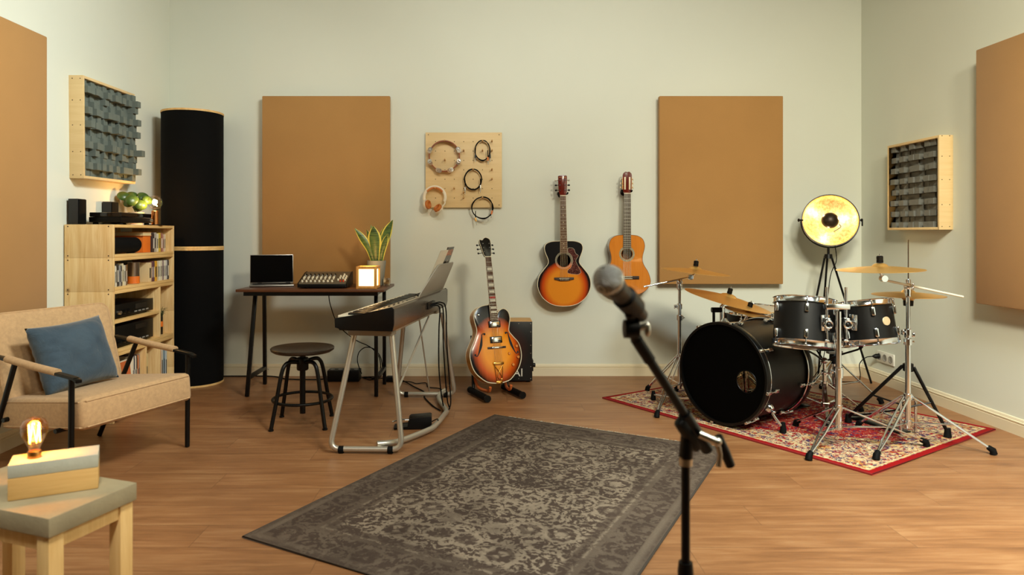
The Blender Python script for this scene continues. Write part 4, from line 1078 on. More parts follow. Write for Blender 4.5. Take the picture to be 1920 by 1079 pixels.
def body_shell(t, q, out, y0, y1, hole, top, side, back, binding=True):
    """front board with a round hole, sides, back"""
    n = len(out); hx, hz, hr = hole
    for nm, yy, hole_on, m in (('soundboard', y0, True, top), ('back', y1, False, back)):
        mb = MB()
        if hole_on:
            th = .003
            for w in (0, th):
                oo = [mb.v((x, yy + w, z)) for x, z in out]
                ii = []
                for x, z in out:
                    a = math.atan2(z - hz, x - hx); ii.append(mb.v((hx + hr * math.cos(a), yy + w, hz + hr * math.sin(a))))
                for k in range(n): mb.f([oo[k], oo[(k + 1) % n], ii[(k + 1) % n], ii[k]])
                if w == 0: o0, i0 = oo, ii
            for k in range(n): mb.f([i0[k], i0[(k + 1) % n], ii[(k + 1) % n], ii[k]])
        else: mb.prism(out, yy, yy - .003, lambda u, v, w: V((u, w, v)))
        mb.build(nm, m, t, **q)
    mb = MB(); mb.rings([[V((x, y0 + .003, z)) for x, z in out], [V((x, y1 - .003, z)) for x, z in out]], cap=False)
    mb.build('rib_sides', side, t, **q)
    if binding: MB().tube([V((x, y0 + .001, z)) for x, z in out], .0026, 6, closed=True).build('binding', CREAMB, t, **q)
def neck_parts(t, q, z_nut, z_join, z_fb, w0, w1, yf, fm, nm, n_fret, scale_z, inlay=None, binding=False):
    """fretboard, frets, neck, nut; yf is the plane of the soundboard"""
    yt = yf - .008
    mb = MB(); mb.prism([(-w1 / 2, z_fb), (w1 / 2, z_fb), (w0 / 2, z_nut), (-w0 / 2, z_nut)], yt, yf - .0006, lambda u, v, w: V((u, w, v)), .0006); fb = mb.build('fretboard', fm, t, **q)
    mb = MB(); L = scale_z
    for k in range(1, n_fret + 1):
        z = z_nut - L * (1 - 2 ** (-k / 12))
        if z < z_fb + .002: break
        f = (z_nut - z) / (z_nut - z_fb); w = w0 + (w1 - w0) * f
        mb.bb((-w / 2 + .001, yt - .001, z - .0011), (w / 2 - .001, yt, z + .0011))
    mb.build('fret_wire', STEEL, fb, **q)
    mb = MB(); rs = []
    for z, w, d in ((z_join - .02, w0 * 1.2, .030), (z_join + .03, w0 * 1.12, .022), (z_nut - .03, w0 * 1.0, .018), (z_nut + .012, w0 * .98, .016)):
        rs.append([V((w / 2 * math.cos(a), yf - .0005 + (d * math.sin(a) if math.sin(a) > 0 else 0), z)) for a in [2 * PI * k / 16 for k in range(16)]])
    mb.rings(rs).build('neck', nm, t, **q)
    MB().bb((-w0 / 2, yt - .002, z_nut), (w0 / 2, yf, z_nut + .006), .001).build('nut', CREAMB, t, **q)
    if inlay: 
        for k, xs in inlay:
            za = z_nut - L * (1 - 2 ** (-(k - 1) / 12)); zb = z_nut - L * (1 - 2 ** (-k / 12)); z = (za + zb) / 2
            for x in xs: MB().lathe([(.0001, .0005), (.0034, .0005), (.0034, 0)], (x, yt - .0001, z), (0, -1, 0), 10).build('inlay_dot', CREAMB, fb, **q)
    return yt
def strings(t, q, w0, w1, za, zb, y0, y1, m, n=6, r=.0006):
    for k in range(n):
        f = k / (n - 1) - .5
        MB().tube([(f * w1, y1, zb), (f * w0, y0, za)], r * (1.5 - .1 * k), 5).build('string', m, t, **q)
def hanger(label, x, z):
    t = thing('guitar_hanger', label, 'wall hanger', (x, YB, z))
    MB().lathe([(.0001, .001), (.028, .001), (.028, .008), (.022, .012), (.0001, .012)], (x, YB, z), (0, -1, 0), 24).build('wall_plate', BLKMET, t)
    MB().tube([(x, YB - .012, z), (x, YB - .050, z)], .006, 10).build('arm', BLKMET, t)
    for s in (-1, 1):
        MB().tube([(x, YB - .050, z), (x + s * .016, YB - .052, z - .002), (x + s * .033, YB - .060, z), (x + s * .036, YB - .12, z), (x + s * .036, YB - .134, z + .008)], .0058, 10, smooth=4).build('padded_fork', RUBBER, t)
# --- sunburst acoustic
def acoustic():
    yb = YB - .012; D = .112
    x0 = (1058.5 - VX) * (yb - D) / FPX; z0 = .560
    t = thing('acoustic_guitar', 'sunburst acoustic guitar with black edge and dark pickguard hanging on the back wall', 'guitar', (x0, yb, z0), (0, math.radians(-.9), 0))
    q = dict(world=False)
    half = [(0, 0), (.055, .004), (.11, .022), (.165, .066), (.197, .125), (.204, .18), (.188, .238), (.15, .29), (.122, .328), (.121, .362), (.140, .412), (.147, .448), (.135, .480), (.095, .498), (.04, .502), (0, .502)]
    out = [(p.x, p.y) for p in catmull([V((x, z, 0)) for x, z in half + flip(half)], 5, True)]
    top = burst('acoustic sunburst', (226, 138, 34), (196, 70, 14), (10, 8, 12), .150, .19, .20, (.62, .86, 1.02))
    blk = mat('black lacquer', (10, 9, 10), .2, coat=.6)
    body_shell(t, q, out, -D, 0, (0, .352, .051), top, blk, blk)
    for r, w in ((.054, .0012), (.060, .0018), (.0655, .0012)): MB().torus((0, -D - .0004, .352), (0, -1, 0), r, w * .6, 48, 6).build('rosette_ring', CREAMB, t, **q)
    yt = neck_parts(t, q, .848, .50, .410, .043, .055, -D, FRETW, MAHOG, 20, .648, [(3, (0,)), (5, (0,)), (7, (0,)), (9, (0,)), (12, (-.014, .014)), (15, (0,)), (17, (0,))])
    # light edge binding of the fretboard
    for s in (-1, 1): MB().tube([(s * .0275, yt + .003, .411), (s * .0216, yt + .003, .847)], .0012, 5).build('neck_binding', CREAMB, t, **q)
    hd = [(-.021, .854), (.021, .854), (.030, .875), (.0335, .93), (.0345, 1.0), (.026, 1.006), (0, 1.009), (-.026, 1.006), (-.0345, 1.0), (-.0335, .93), (-.030, .875)]
    head = MB().prism(hd, -D - .004, -D + .012, lambda u, v, w: V((u, w, v)), .001).build('headstock', MAHOG, t, **q)
    root = t
    M = t.matrix_basis @ Matrix.Translation((0, -D - .0046, .992)) @ Matrix.Rotation(math.radians(90), 4, 'X')
    text_mesh('Harley Benton', .0095, M, 'headstock_lettering', mat('gold lettering', (230, 150, 60), .4), head, .0004)
    for s in (-1, 1):
        for k, z in enumerate((.893, .932, .970)):
            tp = MB().cyl((s * .0215, -D - .010, z), (s * .0215, -D + .02, z), .0042, seg=12).build('tuning_peg', CHROME, t, **q)
            MB().tube([(s * .0215, -D + .018, z), (s * .043, -D + .018, z)], .0026, 8).ball((s * .050, -D + .018, z), (.009, .004, .0075), 10).build('button', BLKMET if k < 2 else STEEL, tp, **q)
    br = [(-.075, .222), (.075, .222), (.075, .206), (.058, .203), (.03, .194), (-.03, .194), (-.058, .203), (-.075, .206)]
    MB().prism(br, -D - .009, -D - .0005, lambda u, v, w: V((u, w, v)), .001).build('bridge', FRETD, t, **q)
    MB().bb((-.038, -D - .0135, .2125), (.038, -D - .009, .2155)).build('saddle', CREAMB, t, **q)
    for k in range(6): MB().ball((-.028 + k * .0112, -D - .010, .203), .0032, 8).build('bridge_pin', CREAMB, t, **q)
    nt = NT('tortoise pickguard'); ob = nt.obj(); v = nt.noise(ob, 55, 4, .7, 1.5)[0]
    nt.base(nt.ramp(v, [(.38, lin((44, 16, 14))), (.55, lin((84, 36, 30))), (.68, lin((132, 92, 80)))])); nt.set(.25)
    pg = [(.033, .445), (.060, .448), (.078, .440), (.092, .405), (.112, .387), (.094, .357), (.096, .333), (.128, .268), (.124, .252), (.10, .243), (.033, .253), (.031, .278), (.053, .298), (.066, .33), (.068, .357), (.060, .388), (.045, .405), (.033, .412)]
    MB().prism([(p.x, p.y) for p in catmull([V((x, z, 0)) for x, z in pg], 4, True)], -D - .0022, -D - .0003, lambda u, v, w: V((u, w, v))).build('pickguard', nt.m, t, **q)
    MB().tube([V((p.x, -D - .0018, p.y)) for p in catmull([V((x, z, 0)) for x, z in pg], 4, True)], .0009, 5, closed=True).build('pickguard_edge', CREAMB, t, **q)
    strings(t, q, .036, .054, .850, .206, yt - .003, -D - .014, STEEL)
    MB().cyl((0, -.05, -.008), (0, -.05, .004), .006, seg=12).build('strap_button', BLKMET, t, **q)
    hanger('black wall hanger holding the sunburst acoustic guitar', x0 - .013, z0 + .866)
acoustic()
def classical():
    yb = YB - .012; D = .10
    x0 = (1175 - VX) * (yb - D) / FPX; z0 = .640
    t = thing('classical_guitar', 'amber classical guitar with slotted red head hanging on the back wall', 'guitar', (x0, yb, z0), (0, math.radians(.3), 0))
    q = dict(world=False)
    half = [(0, 0), (.05, .003), (.10, .014), (.15, .044), (.180, .092), (.181, .13), (.163, .185), (.134, .232), (.120, .270), (.122, .312), (.134, .36), (.136, .395), (.121, .436), (.085, .460), (.04, .467), (0, .467)]
    out = [(p.x, p.y) for p in catmull([V((x, z, 0)) for x, z in half + flip(half)], 5, True)]
    top = wood('amber cedar top', (220, 138, 52), (196, 112, 36), 2, 1.6, .12, coat=.9, contrast=.9)
    side = wood('brown side', (120, 64, 30), (88, 44, 20), 0, 1.2, .2, coat=.6)
    body_shell(t, q, out, -D, 0, (0, .322, .043), top, side, side, False)
    MB().tube([V((x, -D + .001, z)) for x, z in out], .0018, 6, closed=True).build('binding', side, t, **q)
    ROS = mat('rosette', (150, 140, 110), .4, var=.5, vscale=220)
    MB().lathe([(.045, .0001), (.060, .0001), (.060, .0011), (.045, .0011)], (0, -D, .322), (0, -1, 0), 48, True).build('rosette', ROS, t, **q)
    yt = neck_parts(t, q, .786, .465, .362, .052, .062, -D, FRETD, MAHOG, 19, .65)
    hd = [(-.026, .792), (.026, .792), (.0335, .812), (.0345, .93), (.030, .944), (.020, .950), (.014, .957), (.006, .953), (0, .9535), (-.006, .953), (-.014, .957), (-.020, .950), (-.030, .944), (-.0345, .93), (-.0335, .812)]
    MB().prism(hd, -D - .003, -D + .014, lambda u, v, w: V((u, w, v)), .001).build('headstock', MAHOG, t, **q)
    for s in (-1, 1):
        MB().bb((s * .018 - .0062, -D - .0040, .818), (s * .018 + .0062, -D - .0028, .915), .0004).build('head_slot', mat('slot rollers', (222, 204, 170), .4), t, **q)
        MB().bb((s * .0345 - .0015, -D - .001, .82), (s * .0345 + .0015, -D + .012, .912)).build('machine_plate', BRASS, t, **q)
        for z in (.835, .866, .897):
            tp = MB().tube([(s * .035, -D + .009, z), (s * .045, -D + .012, z)], .0024, 8).build('tuning_peg', BRASS, t, **q)
            MB().ball((s * .0475, -D + .017, z), (.005, .008, .009), 10).build('button', CREAMB, tp, **q)
    MB().bb((-.095, -D - .008, .127), (.095, -D - .0003, .152), .002).build('bridge', FRETD, t, **q)
    MB().bb((-.042, -D - .0105, .146), (.042, -D - .008, .149)).bb((-.042, -D - .009, .130), (.042, -D - .008, .134)).build('saddle', CREAMB, t, **q)
    strings(t, q, .043, .058, .788, .133, yt - .004, -D - .011, mat('nylon string', (226, 220, 200), .3), r=.0007)
    hanger('black wall hanger holding the amber classical guitar', x0, z0 + .803)
classical()
# --- hollow body electric, leaning in a floor stand
EM = (V((.076, 4.79, .082)), math.radians(24), math.radians(-13.5))
def electric():
    t = thing('electric_guitar', 'sunburst hollow body electric guitar with f-holes leaning in a floor stand', 'guitar', EM[0], (EM[2], 0, EM[1]))
    q = dict(world=False); D = .075
    pts = [(0, 0), (.05, .005), (.10, .022), (.166, .085), (.199, .15), (.204, .21), (.189, .264), (.150, .309), (.121, .349), (.130, .395), (.140, .44), (.130, .483), (.098, .506), (.064, .497), (.040, .475), (.031, .452), (.022, .47), (.012, .53), (-.04, .537), (-.105, .522), (-.148, .480), (-.153, .437), (-.140, .362), (-.168, .296), (-.206, .229), (-.211, .165), (-.182, .083), (-.107, .02), (-.05, .004)]
    out = [(p.x * .93, p.y) for p in catmull([V((x, z, 0)) for x, z in pts], 4, True)]
    top = burst('electric sunburst', (244, 152, 22), (200, 80, 12), (16, 10, 8), .225, .185, .235, (.50, .80, 1.02), .12)
    mb = MB(); n = len(out)
    # carved top: rings shrinking towards the middle, rising a little
    cz = .22
    rs = []
    for s, h in ((1, 0), (.97, .002), (.88, .006), (.7, .010), (.4, .013), (.1, .0145)):
        rs.append([V((x * s, -D - h, cz + (z - cz) * s)) for x, z in out])
    mb.rings(rs); mb.build('carved_top', top, t, angle=60, **q)
    MB().rings([[V((x, -D + .0005, z)) for x, z in out], [V((x, -.004, z)) for x, z in out]], cap=False).build('rib_sides', MAPLE, t, **q)
    MB().prism(out, -.0038, 0, lambda u, v, w: V((u, w, v))).build('back', MAPLE, t, **q)
    MB().tube([V((x, -D - .0005, z)) for x, z in out], .0032, 6, closed=True).build('binding', CREAMB, t, **q)
    MB().tube([V((x, -.002, z)) for x, z in out], .002, 6, closed=True).build('binding', CREAMB, t, **q)
    yf = -D - .012
    BLK = mat('f-hole black', (8, 7, 6), .7)
    for s in (-1, 1):
        c = [(s * .085, .338), (s * .103, .330), (s * .112, .322)]
        spine = catmull([V((s * .082, 0, .340)), V((s * .098, 0, .335)), V((s * .103, 0, .31)), V((s * .113, 0, .262)), V((s * .132, 0, .215)), V((s * .148, 0, .190)), V((s * .160, 0, .196))], 5)
        nn = len(spine); mb = MB(); l, r = [], []
        for i, p in enumerate(spine):
            f = i / (nn - 1); w = .0028 + .0062 * math.exp(-((f - .5) / .16) ** 2)
            tt = (spine[min(i + 1, nn - 1)] - spine[max(i - 1, 0)]).normalized(); sd = V((tt.z, 0, -tt.x))
            l.append((p.x + sd.x * w, p.z + sd.z * w)); r.append((p.x - sd.x * w, p.z - sd.z * w))
        def ysurf(x, z):
            # height of the carved top there
            best = 1.0
            a = math.atan2(z - cz, x); rho = math.hypot(x, z - cz)
            R = max(math.hypot(px, pz - cz) * (1 if abs((math.atan2(pz - cz, px) - a + PI) % (2 * PI) - PI) < .12 else 0) for px, pz in out) or .2
            sN = min(1, rho / R)
            pr = ((0, .0147), (.1, .0145), (.4, .013), (.7, .010), (.88, .006), (.97, .002), (1, 0))
            for (s0, h0), (s1, h1) in zip(pr, pr[1:]):
                if s0 <= sN <= s1: return -D - (h0 + (h1 - h0) * (sN - s0) / (s1 - s0))
            return -D
        for k in range(nn - 1):
            qd = [l[k], l[k + 1], r[k + 1], r[k]]
            a = [mb.v((x, ysurf(x, z) - .0012, z)) for x, z in qd]; mb.f(a)
        for ex, ez, rr in ((spine[0].x - s * .001, spine[0].z - .004, .0075), (spine[-1].x, spine[-1].z + .003, .0075)):
            mb.lathe([(.0001, .0012), (rr, .0012), (rr, -.002)], (ex, ysurf(ex, ez), ez), (0, -1, 0), 16)
        mb.build('f_hole', BLK, t, **q)
    # black finger rest below the fretboard end, pickups, bridge, tailpiece
    for z, xw in ((.400, .074), (.293, .072)):
        ri = MB().box((0, yf - .004, z), (.088, .012, .044), .002).build('pickup_ring', BLKPLA, t, **q)
        MB().box((0, yf - .010, z), (.070, .012, .036), .003).build('pickup_cover', CHROME, t, **q)
        mb = MB()
        for k in range(6): mb.lathe([(.0001, .001), (.0025, .001), (.0025, 0)], (-.026 + k * .0105, yf - .0162, z + .008), (0, -1, 0), 8)
        mb.build('pole_screw', GOLD, t, **q)
    MB().prism([(-.068, .233), (.068, .233), (.068, .246), (-.068, .246)], yf - .009, yf + .002, lambda u, v, w: V((u, w, v)), .001).build('bridge_base', FRETD, t, **q)
    MB().box((0, yf - .012, .2395), (.078, .008, .011), .002).build('bridge_saddle', CHROME, t, **q)
    tp = MB().box((0, yf - .010, .132), (.078, .010, .018), .004).build('tailpiece', GOLD, t, **q)
    for pts in ([(-.030, .122), (-.026, .07), (-.018, .012)], [(.030, .122), (.026, .07), (.018, .012)], [(-.03, .118), (0, .075), (.02, .035), (.008, .024), (-.012, .04), (.0, .075), (.03, .118)]):
        MB().tube([V((x, yf - .006 + max(0, (.05 - z)) * .16, z)) for x, z in pts], .0022, 8, smooth=4).build('trapeze_wire', GOLD, tp, **q)
    MB().box((0, -D - .004, .006), (.046, .014, .020), .003).build('tailpiece_hinge', GOLD, tp, **q)
    for x, z in ((.092, .193), (.112, .115), (.152, .24), (.156, .165)):
        MB().lathe([(.0001, .016), (.009, .016), (.0105, .010), (.0105, 0)], (x, -D - .004, z), (0, -1, 0), 18).build('control_knob', mat('amber knob', (200, 120, 40), .15, .2), t, **q)
    MB().lathe([(.0001, .012), (.004, .012), (.012, .001), (.012, 0)], (-.110, -D - .003, .470), (0, -1, 0), 16).build('switch', CHROME, t, **q)
    MB().box((.0, yf - .001, .448), (.050, .018, .09)).build('neck_heel', MAPLE, t, **q) if False else None
    yt = neck_parts(t, q, .872, .535, .425, .043, .056, yf - .004, FRETW, MAPLE, 22, .632)
    for s in (-1, 1): MB().tube([(s * .028, yt + .003, .426), (s * .0216, yt + .003, .871)], .0014, 5).build('neck_binding', CREAMB, t, **q)
    PEARL = mat('pearl inlay', (236, 228, 206), .25)
    for k in (3, 5, 7, 9, 12, 15, 17):
        za = .872 - .632 * (1 - 2 ** (-(k - 1) / 12)); zb = .872 - .632 * (1 - 2 ** (-k / 12))
        w = .017 + .004 * k / 12; m = .18 * (za - zb)
        MB().bb((-w, yt - .0004, zb + m), (w, yt + .0002, za - m)).build('block_inlay', PEARL if k != 9 or True else PEARL, t, **q)
    za, zb = .872 - .632 * (1 - 2 ** (-10 / 12)), .872 - .632 * (1 - 2 ** (-11 / 12))
    MB().bb((-.0215, yt - .0006, zb + .003), (.0215, yt + .0002, za - .003)).build('red_marker', mat('red tape', (190, 50, 36), .5), t, **q)
    hd = [(-.0215, .878), (.0215, .878), (.030, .905), (.036, .94), (.040, .985), (.036, 1.008), (.012, 1.022), (-.008, 1.016), (-.022, 1.002), (-.042, 1.006), (-.046, .985), (-.038, .94), (-.032, .905)]
    hd = [(p.x, p.y) for p in catmull([V((x, z, 0)) for x, z in hd], 3, True)]
    R = Matrix.Translation((0, yf, .878)) @ Matrix.Rotation(math.radians(-10), 4, 'X') @ Matrix.Translation((0, -yf, -.878))
    MB(R).prism(hd, yf - .006, yf + .009, lambda u, v, w: V((u, w, v)), .001).build('headstock', mat('black lacquer', (10, 9, 10), .2, coat=.6), t, **q)
    MB(R).tube([V((x * 1.0, yf - .0062, z)) for x, z in hd], .0016, 5, closed=True).build('head_binding', CREAMB, t, **q)
    for s in (-1, 1):
        for z in (.912, .943, .974):
            tp = MB(R).cyl((s * .024, yf - .013, z), (s * .024, yf + .014, z), .004, seg=12).build('tuning_peg', CHROME, t, **q)
            MB(R).tube([(s * .024, yf + .013, z), (s * .052, yf + .013, z - .004)], .0026, 8).ball((s * .060, yf + .013, z - .004), (.008, .004, .0075), 10).build('button', BLKMET, tp, **q)
    strings(t, q, .036, .052, .874, .135, yt - .003, yf - .016, STEEL)
electric()
def guitar_stand():
    c = V((.03, 4.81, 0)); t = thing('guitar_stand', 'low black guitar stand with foam tubes under the electric guitar', 'guitar stand', c, (0, 0, EM[1]))
    M = Matrix.Translation((EM[0].x, EM[0].y, 0)) @ Matrix.Rotation(EM[1], 4, 'Z')
    for x in (-.135, .125):
        MB(M).tube([(x, -.165, .028), (x, .10, .028)], .0215, 18).build('foam_floor_tube', RUBBER, t)
        for y in (-.168, .103):
            MB(M).lathe([(.0001, 0), (.022, 0), (.0235, .006), (.0235, .016), (.0001, .016)], (x, y, .028), (0, -1 if y < 0 else 1, 0), 18).build('end_cap', BLKPLA, t)
        MB(M).tube([(x, .06, .05), (x * .82, .135, .30), (x * .8, .15, .40)], .011, 10).build('upright', BLKMET, t)
        MB(M).tube([(x * .93, .085, .13), (x * .8, .03, .058), (x * .62, -.055, .050), (x * .60, -.09, .056), (x * .6, -.105, .085)], .010, 10, smooth=4).build('cradle_arm', mat('orange foam', (190, 96, 40), .7), t)
    MB(M).tube([(-.105, .152, .39), (.10, .152, .39)], .011, 10).build('cross_bar', BLKMET, t)
guitar_stand()
def cajon():
    x0, x1, y0, y1, h = .062, .364, 5.20, 5.42, .462
    t = thing('cajon', 'dark cajon with wooden top standing behind the electric guitar', 'cajon', ((x0 + x1) / 2, (y0 + y1) / 2, 0))
    CW = wood('cajon birch', (222, 172, 104), (198, 146, 80), 0, 1, .5)
    MB().bb((x0, y0 + .004, .014), (x1, y1, h), .004).build('box', CW, t)
    nt = NT('cajon front burst'); ob = nt.obj(); x, y, z = nt.sep(ob)
    d = nt.vmath('LENGTH', nt.comb(nt.math('DIVIDE', x, .13), 0, nt.math('DIVIDE', nt.math('SUBTRACT', z, .25), .19)))
    nt.base(nt.ramp(d, [(.2, lin((66, 26, 16))), (.75, lin((34, 13, 9))), (1.0, lin((9, 7, 7)))])); nt.set(.35, 0, .4)
    fp = MB().bb((x0, y0, .014), (x1, y0 + .0038, h - .004), .001).build('front_plate', nt.m, t)
    for x in (x0 + .012, x0 + .1, x0 + .2, x1 - .012):
        for z in (.03, h - .02): MB().ball((x, y0, z), (.0035, .0015, .0035), 8).build('screw', STEEL, fp)
    for z in (.12, .22, .28, .38):
        for x in (x0 + .012, x1 - .012): MB().ball((x, y0, z), (.0035, .0015, .0035), 8).build('screw', STEEL, fp)
    M = Matrix.Translation((x1 - .107, y0 - .0007, .073)) @ Matrix.Rotation(math.radians(90), 4, 'X')
    text_mesh('AI', .085, M, 'lettering', mat('white lettering', (232, 226, 214), .5), fp, .0004)
    MB().bb((x1 + .0002, y0 + .05, .075), (x1 + .012, y0 + .13, .16), .003).build('side_bracket', BLKPLA, t)
    MB().lathe([(.0001, .03), (.014, .03), (.016, .024), (.016, .0125), (.01, .012)], (x1, y0 + .09, .115), (1, 0, 0), 16).build('side_knob', BLKPLA, t)
    for x in (x0 + .03, x1 - .03):
        for y in (y0 + .03, y1 - .03): MB().cyl((x, y, .001), (x, y, .0138), .014, seg=12).build('rubber_foot', RUBBER, t)
cajon()
# ------------------------------------------------------------------ rugs
def grey_rug_mat(hw, hl):
    t = NT('worn grey rug'); ob = t.obj(); x, y, z = t.sep(ob)
    warp = t.noise(ob, 7, 3, .6)[1]
    p = t.vmath('ADD', t.comb(t.math('ABSOLUTE', x), y, 0), t.vmath('SCALE', warp) if False else t.vmath('MULTIPLY', warp, (.035, .035, 0)))
    dx = t.math('SUBTRACT', hw, t.math('ABSOLUTE', x)); dy = t.math('SUBTRACT', hl, t.math('ABSOLUTE', y)); d = t.math('MINIMUM', dx, dy)
    v1 = t.voro(p, 7.5)[0]; r1 = t.math('SINE', t.math('MULTIPLY', v1, 30))
    v2 = t.voro(p, 24, 'DISTANCE_TO_EDGE')[0]
    n1 = t.noise(p, 30, 3, .65, 1.6)[0]; n2 = t.noise(p, 16, 2, .5, 2.2)[0]
    m = t.math('ADD', t.math('MULTIPLY', r1, .035), t.math('ADD', t.math('MULTIPLY', n1, .55), t.math('MULTIPLY', n2, .45)))
    motif = t.ramp(m, [(.485, (0, 0, 0, 1)), (.535, (1, 1, 1, 1))])
    vb = t.voro(p, 5.2)[0]; ring = t.ramp(t.math('ABSOLUTE', t.math('SUBTRACT', t.math('ADD', vb, t.math('MULTIPLY', t.math('SUBTRACT', n2, .5), .25)), .34)), [(.025, (1, 1, 1, 1)), (.05, (0, 0, 0, 1))])
    dot = t.ramp(vb, [(.10, (1, 1, 1, 1)), (.16, (0, 0, 0, 1))])
    gap = t.ramp(t.math('ABSOLUTE', t.math('SUBTRACT', vb, .24)), [(.03, (.25, .25, .25, 1)), (.06, (1, 1, 1, 1))])
    motif = t.math('MAXIMUM', t.math('MULTIPLY', motif, gap), t.math('MULTIPLY', t.math('MAXIMUM', ring, dot), .85))
    wear = t.noise(ob, 3.2, 4, .65)[0]; fine = t.noise(ob, 130, 2, .7)[0]
    amp_field = t.ramp(t.math('ADD', wear, t.math('MULTIPLY', fine, .2)), [(.42, (.35, .35, .35, 1)), (.66, (1, 1, 1, 1))])
    inb = t.ramp(d, [(0, (.15, .15, .15, 1)), (.035, (.35, .35, .35, 1)), (.05, (.26, .26, .26, 1)), (.19, (.28, .28, .28, 1)), (.20, (.75, .75, .75, 1)), (.212, (.2, .2, .2, 1)), (.235, (.2, .2, .2, 1)), (.243, (.6, .6, .6, 1)), (.255, (.85, .85, .85, 1))])
    dk = t.mix(wear, lin((50, 40, 35)), lin((95, 80, 70)))
    line = t.ramp(d, [(0, (.3, .3, .3, 1)), (.012, (.1, .1, .1, 1)), (.03, (.45, .45, .45, 1)), (.046, (.45, .45, .45, 1)), (.05, (0, 0, 0, 1)), (.17, (.02, .02, .02, 1)), (.176, (.35, .35, .35, 1)), (.205, (.38, .38, .38, 1)), (.21, (0, 0, 0, 1)), (.25, (0, 0, 0, 1)), (.254, (.18, .18, .18, 1)), (.262, (0, 0, 0, 1))], 'LINEAR')
    f = t.math('MULTIPLY', motif, inb); f = t.math('MULTIPLY', f, amp_field)
    f = t.math('MAXIMUM', f, t.math('MULTIPLY', t.math('MULTIPLY', line, t.math('ADD', .25, fine)), t.ramp(t.noise(ob, 2.0, 3, .6)[0], [(.4, (.25, .25, .25, 1)), (.6, (1, 1, 1, 1))])))
    c = t.mix(t.math('MULTIPLY', f, .75), dk, lin((178, 161, 139)))
    c = t.mix(t.math('MULTIPLY', fine, .35), c, lin((46, 38, 31)))
    t.base(c); t.set(.95, 0, .1); t.bump(t.math('ADD', fine, t.math('MULTIPLY', f, .4)), .5, .004)
    return t.m
def rug(name, label, c, ang, W, L, th, m, edge):
    t = thing(name, label, 'rug', (c[0], c[1], 0), (0, 0, ang)); q = dict(world=False)
    mb = MB(); mb.bb((-W / 2, -L / 2, .001), (W / 2, L / 2, th), .003); mb.build('pile', m, t, **q)
    e = MB(); k = .0045
    pts = [(-W / 2, -L / 2), (W / 2, -L / 2), (W / 2, L / 2), (-W / 2, L / 2)]
    e.tube([V((a, b, th * .55)) for a, b in pts], th * .62, 8, closed=True); e.build('bound_edge', edge, t, **q)
    return t
g = rug('area_rug', 'worn grey patterned rug lying in the middle of the floor', (.1815, 3.07), math.radians(-29.1), 1.352, 1.951, .008, grey_rug_mat(.676, .9755), mat('dark rug edge', (58, 50, 42), .9))
FRG = mat('rug fringe', (176, 168, 148), .9); mb = MB(); rnd = random.Random(2)
for k in range(190):
    x = -.676 + 1.352 * k / 189
    a = (x + rnd.uniform(-.004, .004), .975, .006); b = (a[0] + rnd.uniform(-.008, .008), .975 + rnd.uniform(.008, .024), .0035)
    mb.tube([a, b], .0018, 4)
mb.build('fringe', FRG, g, world=False)['kind'] = 'stuff'
def red_rug_mat(hw, hl):
    t = NT('red oriental rug'); ob = t.obj(); x, y, z = t.sep(ob)
    ax, ay = t.math('ABSOLUTE', x), t.math('ABSOLUTE', y)
    warp = t.noise(ob, 16, 2, .5)[1]
    p = t.vmath('ADD', t.comb(ax, ay, 0), t.vmath('MULTIPLY', warp, (.022, .022, 0)))
    d = t.math('MINIMUM', t.math('SUBTRACT', hw, ax), t.math('SUBTRACT', hl, ay))
    BEI, BLUE, RED, GOLDC, RUST = lin((184, 160, 124)), lin((44, 42, 78)), lin((136, 18, 20)), lin((182, 142, 80)), lin((140, 72, 58))
    n1 = t.noise(p, 36, 3, .7, 1.2)[0]; n2 = t.noise(t.vmath('ADD', p, (3.1, 1.7, 0)), 30, 3, .7, 1.4)[0]; n3 = t.noise(t.vmath('ADD', p, (7.7, 4.1, 0)), 34, 2, .7, 1.0)[0]
    big = t.noise(t.vmath('ADD', p, (1.2, 8.1, 0)), 7, 2, .5)[0]
    s = lambda v, a, b: t.ramp(v, [(a, (0, 0, 0, 1)), (b, (1, 1, 1, 1))])
    border = t.mix(s(big, .52, .62), BEI, GOLDC)
    border = t.mix(t.math('MULTIPLY', s(n1, .505, .535), .95), border, BLUE)
    border = t.mix(t.math('MULTIPLY', s(n2, .53, .56), .9), border, RED)
    border = t.mix(t.math('MULTIPLY', s(n3, .58, .62), .8), border, lin((206, 190, 152)))
    field = t.mix(s(n1, .56, .60), RED, BEI)
    field = t.mix(s(n2, .57, .60), field, RUST)
    field = t.mix(s(n3, .58, .61), field, BLUE)
    wob = t.math('MULTIPLY', t.math('SINE', t.math('MULTIPLY', t.math('ADD', ax, ay), 42)), .02)
    med = t.math('ADD', t.math('ADD', t.math('DIVIDE', ax, hw * .98), t.math('DIVIDE', ay, hl * .90)), wob)
    infield = t.math('MULTIPLY', t.math('LESS_THAN', med, .92), t.math('GREATER_THAN', d, .15))
    c = t.mix(infield, border, field)
    lines = t.ramp(d, [(0, (0, 0, 0, 1)), (.034, (0, 0, 0, 1)), (.036, (1, 1, 1, 1)), (.044, (1, 1, 1, 1)), (.046, (0, 0, 0, 1)), (.13, (0, 0, 0, 1)), (.132, (.8, .8, .8, 1)), (.140, (.8, .8, .8, 1)), (.142, (0, 0, 0, 1))])
    c = t.mix(t.math('MULTIPLY', lines, .8), c, lin((200, 174, 124)))
    c = t.mix(t.math('LESS_THAN', d, .030), c, lin((134, 17, 19)))
    fine = t.noise(ob, 240, 1, .6)[0]
    t.base(c); t.set(.95, 0, .1); t.bump(fine, .4, .003)
    return t.m
